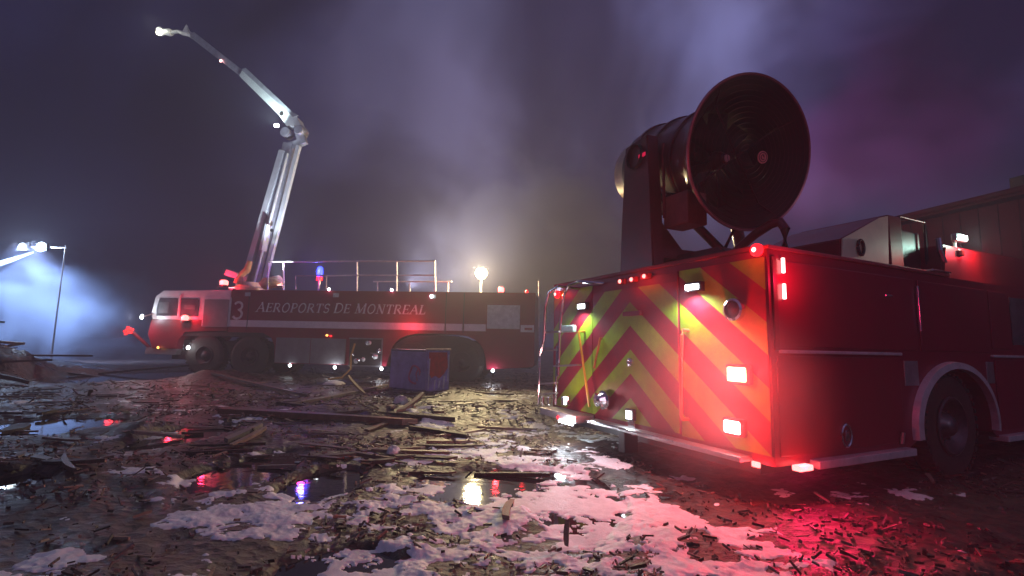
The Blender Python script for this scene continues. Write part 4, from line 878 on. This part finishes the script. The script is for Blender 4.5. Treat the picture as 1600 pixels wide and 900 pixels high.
named = [((455, 640), (606, 607), .16, .05, 3, 'long pale plank slanting across the mud towards the violet cabinet'),
         ((330, 592), (470, 622), .14, .06, 1, 'long thin reddish plank lying in front of the truck front wheels'),
         ((345, 652), (640, 668), .20, .10, 1, 'longest dark timber beam lying across the middle of the yard'),
         ((430, 640), (700, 665), .13, .08, 2, 'charred beam lying just behind the longest timber'),
         ((352, 700), (408, 676), .10, .05, 3, 'short pale splintered board pointing right near the red reflections'),
         ((360, 708), (415, 684), .07, .04, 0, 'narrow split board beside the short pale splintered board'),
         ((205, 690), (285, 687), .10, .04, 3, 'grey board lying flat just left of the small red reflection'),
         ((570, 622), (585, 606), .08, .04, 0, 'short board sticking up in front of the compartment'),
         ((590, 642), (612, 655), .09, .04, 0, 'short pale board tilted in the pile under the cabinet'),
         ((625, 658), (660, 643), .09, .05, 0, 'short pale board leaning up right of the white lump'),
         ((640, 676), (730, 690), .12, .06, 2, 'black burnt board in the bright rubble behind the foam'),
         ((160, 585), (182, 605), .06, .06, 2, 'dark thin stick standing out of the long puddle'),
         ((60, 655), (88, 650), .10, .05, 2, 'dark board end poking out of the left puddle'),
         ((885, 870), (880, 815), .035, .015, 0, 'upright pale splinter standing in the foam'),
         ((790, 830), (800, 790), .06, .03, 0, 'thin splinter lying beside the yellow reflection'),
         ((10, 680), (35, 668), .22, .05, 2, 'black diamond shaped board lying in the left puddle')]
for a, b, w_, t_, mi, lab in named:
    p0, p1 = gp(*a), gp(*b)
    if 'upright' in lab or 'sticking' in lab or 'standing' in lab: p1 = p0 + Vector((random.uniform(-.1, .1), .05, .15)) if 'upright' in lab else Vector((p1.x, p0.y + .3, .5))
    if 'leaning' in lab: p1.z += .25
    put_plank(p0, p1, w_, t_, WOOD[mi], lab)
# wood pile at the far left
random.seed(11)
def wlabel(k, l, a, b, m, pre, where):
    c = {'pale_wood': 'pale brown', 'wet_brown_wood': 'wet brown', 'charred_wood': 'charred black', 'grey_wood': 'weathered grey'}[m.name]
    return ('long' if l > a else 'medium length' if l > b else 'short') + ' ' + c + ' ' + k + ' ' + pre + ' ' + where
def zone(px, py):
    if py < 625: return ('in front of', 'the cab of the long truck' if px < 320 else 'the middle of the long truck' if px < 560 else 'the violet cabinet')
    if py > 700: return ('lying beside', 'the reflections in the left mud' if px < 300 else 'the blue reflection' if px < 560 else 'the yellow reflection')
    return ('lying near', 'the left puddle' if px < 220 else 'the longest timber' if px < 640 else 'the ladder of the fan truck')
for k in range(60):
    x_ = random.gauss(-18.2, 2.2); y_ = random.gauss(14.9, 1.1)
    z_ = gz(x_, y_) + random.uniform(.0, .28); l_ = random.uniform(.9, 3.2); a_ = random.gauss(-.05, .5)
    d_ = Vector((cos(a_), sin(a_) * .8, random.uniform(-.12, .12))) * l_ / 2
    put_plank(Vector((x_, y_, z_)) - d_, Vector((x_, y_, z_)) + d_, random.uniform(.1, .26), random.uniform(.03, .09), wm := random.choice(WOOD), wlabel('plank', l_, 2.5, 1.5, wm, 'on top of' if z_ > 1.25 else ('halfway up' if z_ > .65 else ('at the right foot of' if x_ > -17.5 else 'at the left foot of')), 'the wood pile'), 'planks heaped in the wood pile')
# scattered boards in the yard
cnt = 0
while cnt < 80:
    px = random.uniform(0, 880); py = 598 + 150 * random.random() ** 1.4
    g = ground(px, py)
    if px > 860: continue
    l_ = random.uniform(.15, .75) * (1 + .04 * g.y); a_ = random.gauss(.1, .45); z_ = max(.0, gz(g.x, g.y)) + .03
    d_ = Vector((cos(a_), sin(a_), random.uniform(-.06, .06))) * l_ / 2
    put_plank(Vector((g.x, g.y, z_)) - d_, Vector((g.x, g.y, z_)) + d_, random.uniform(.03, .10), random.uniform(.015, .04), wm := random.choice(WOOD[1:] + WOOD[1:3] * 2), wlabel('broken board', l_, .9, .5, wm, *zone(px, py)), 'broken boards scattered over the yard')
    cnt += 1
# splinters and chips as one mass
bm = MB(); random.seed(5)
N = 34000; vs = []; fs = []
RS = np.random.RandomState(4); RR = 1.9 * (24 / 1.9) ** (RS.rand(N) ** .8); AA = np.radians(RS.uniform(-50, 46, N)); XX = RR * np.sin(AA); YY = RR * np.cos(AA); ZZ = gheight(XX, YY).tolist()
RR, XX, YY = RR.tolist(), XX.tolist(), YY.tolist(); FX = foamfield(np.array(XX), np.array(YY)).tolist(); CL = fbm(np.array(XX) * 1.1, np.array(YY) * 1.6, 4, 51).tolist()
for k in range(N):
    r_, x_, y_ = RR[k], XX[k], YY[k]
    if random.random() > (CL[k] - .32) * 3.6: continue
    q = tl((x_, y_, 0))
    if -3.6 < q.x < 0 and 0 < q.y < 8: continue
    z_ = ZZ[k]
    if z_ < -.02 or (FX[k] > -.01 and random.random() < .985) or (r_ < 6.5 and random.random() < .5): continue
    l_ = random.choice((.02, .02, .03, .04, .05, .07, .12)) * random.uniform(.7, 1.3) * (.45 + .08 * r_); w_ = l_ * random.uniform(.10, .4); t_ = random.uniform(.006, .02)
    yaw = random.uniform(0, pi); pit = random.gauss(0, .25)
    d = Vector((cos(yaw) * cos(pit), sin(yaw) * cos(pit), sin(pit))); s_ = Vector((-sin(yaw), cos(yaw), random.uniform(-.3, .3))).normalized(); u_ = d.cross(s_)
    c = Vector((x_, y_, z_ + .012 + abs(sin(pit)) * l_ / 2)); b0 = len(vs)
    for dd, tp in ((-1, random.uniform(.2, 1)), (1, random.uniform(.2, 1))):
        for a, b in ((-1, -1), (1, -1), (1, 1), (-1, 1)): vs.append(tuple(c + d * dd * l_ / 2 + s_ * a * w_ / 2 * tp + u_ * b * t_ / 2))
    fs += [tuple(b0 + i for i in f) for f in ((3, 2, 1, 0), (4, 5, 6, 7), (0, 1, 5, 4), (1, 2, 6, 5), (2, 3, 7, 6), (3, 0, 4, 7))]
me = bpy.data.meshes.new('wood_splinters'); me.from_pydata(vs, [], fs); me.update()
for m_ in WOOD: me.materials.append(m_)
mi = np.repeat(np.random.choice([0, 1, 2, 3], len(fs) // 6, p=[.12, .34, .34, .20]), 6); me.polygons.foreach_set('material_index', mi.astype(np.int32))
o = bpy.data.objects.new('wood_splinters', me); COL.objects.link(o); mark(o, 'wood splinters and chips strewn over the wet mud', kind='stuff')
# a few pale lumps (foam or plastic) in the rubble
for px, py, r_, lab in ((613, 716, .07, 'small white lump standing on the mud above the foam'), (624, 645, .13, 'round pale lump on the rubble below the cabinet'), (520, 603, .3, 'flat pale crumpled sheet by the puddle under the lockers')):
    g = gp(px, py, 0); mb = MB(); bmesh.ops.create_icosphere(mb.bm, subdivisions=3, radius=r_)
    fl = .35 if 'flat' in lab else 1
    for v in mb.bm.verts:
        n_ = float(fbm(np.array([v.co.x / r_ * 1.7 + 5]), np.array([v.co.y / r_ * 1.7 + v.co.z / r_ * 2]), 3, 3)[0]); v.co *= .6 + .8 * n_; v.co.z *= fl
    o = mb.build('pale_lump', mat('pale_lump', (.6, .6, .6), .6, bump=.5), smooth=True); o.location = g + Vector((0, 0, r_ * .5 * fl)); mark(o, lab, 'lump')
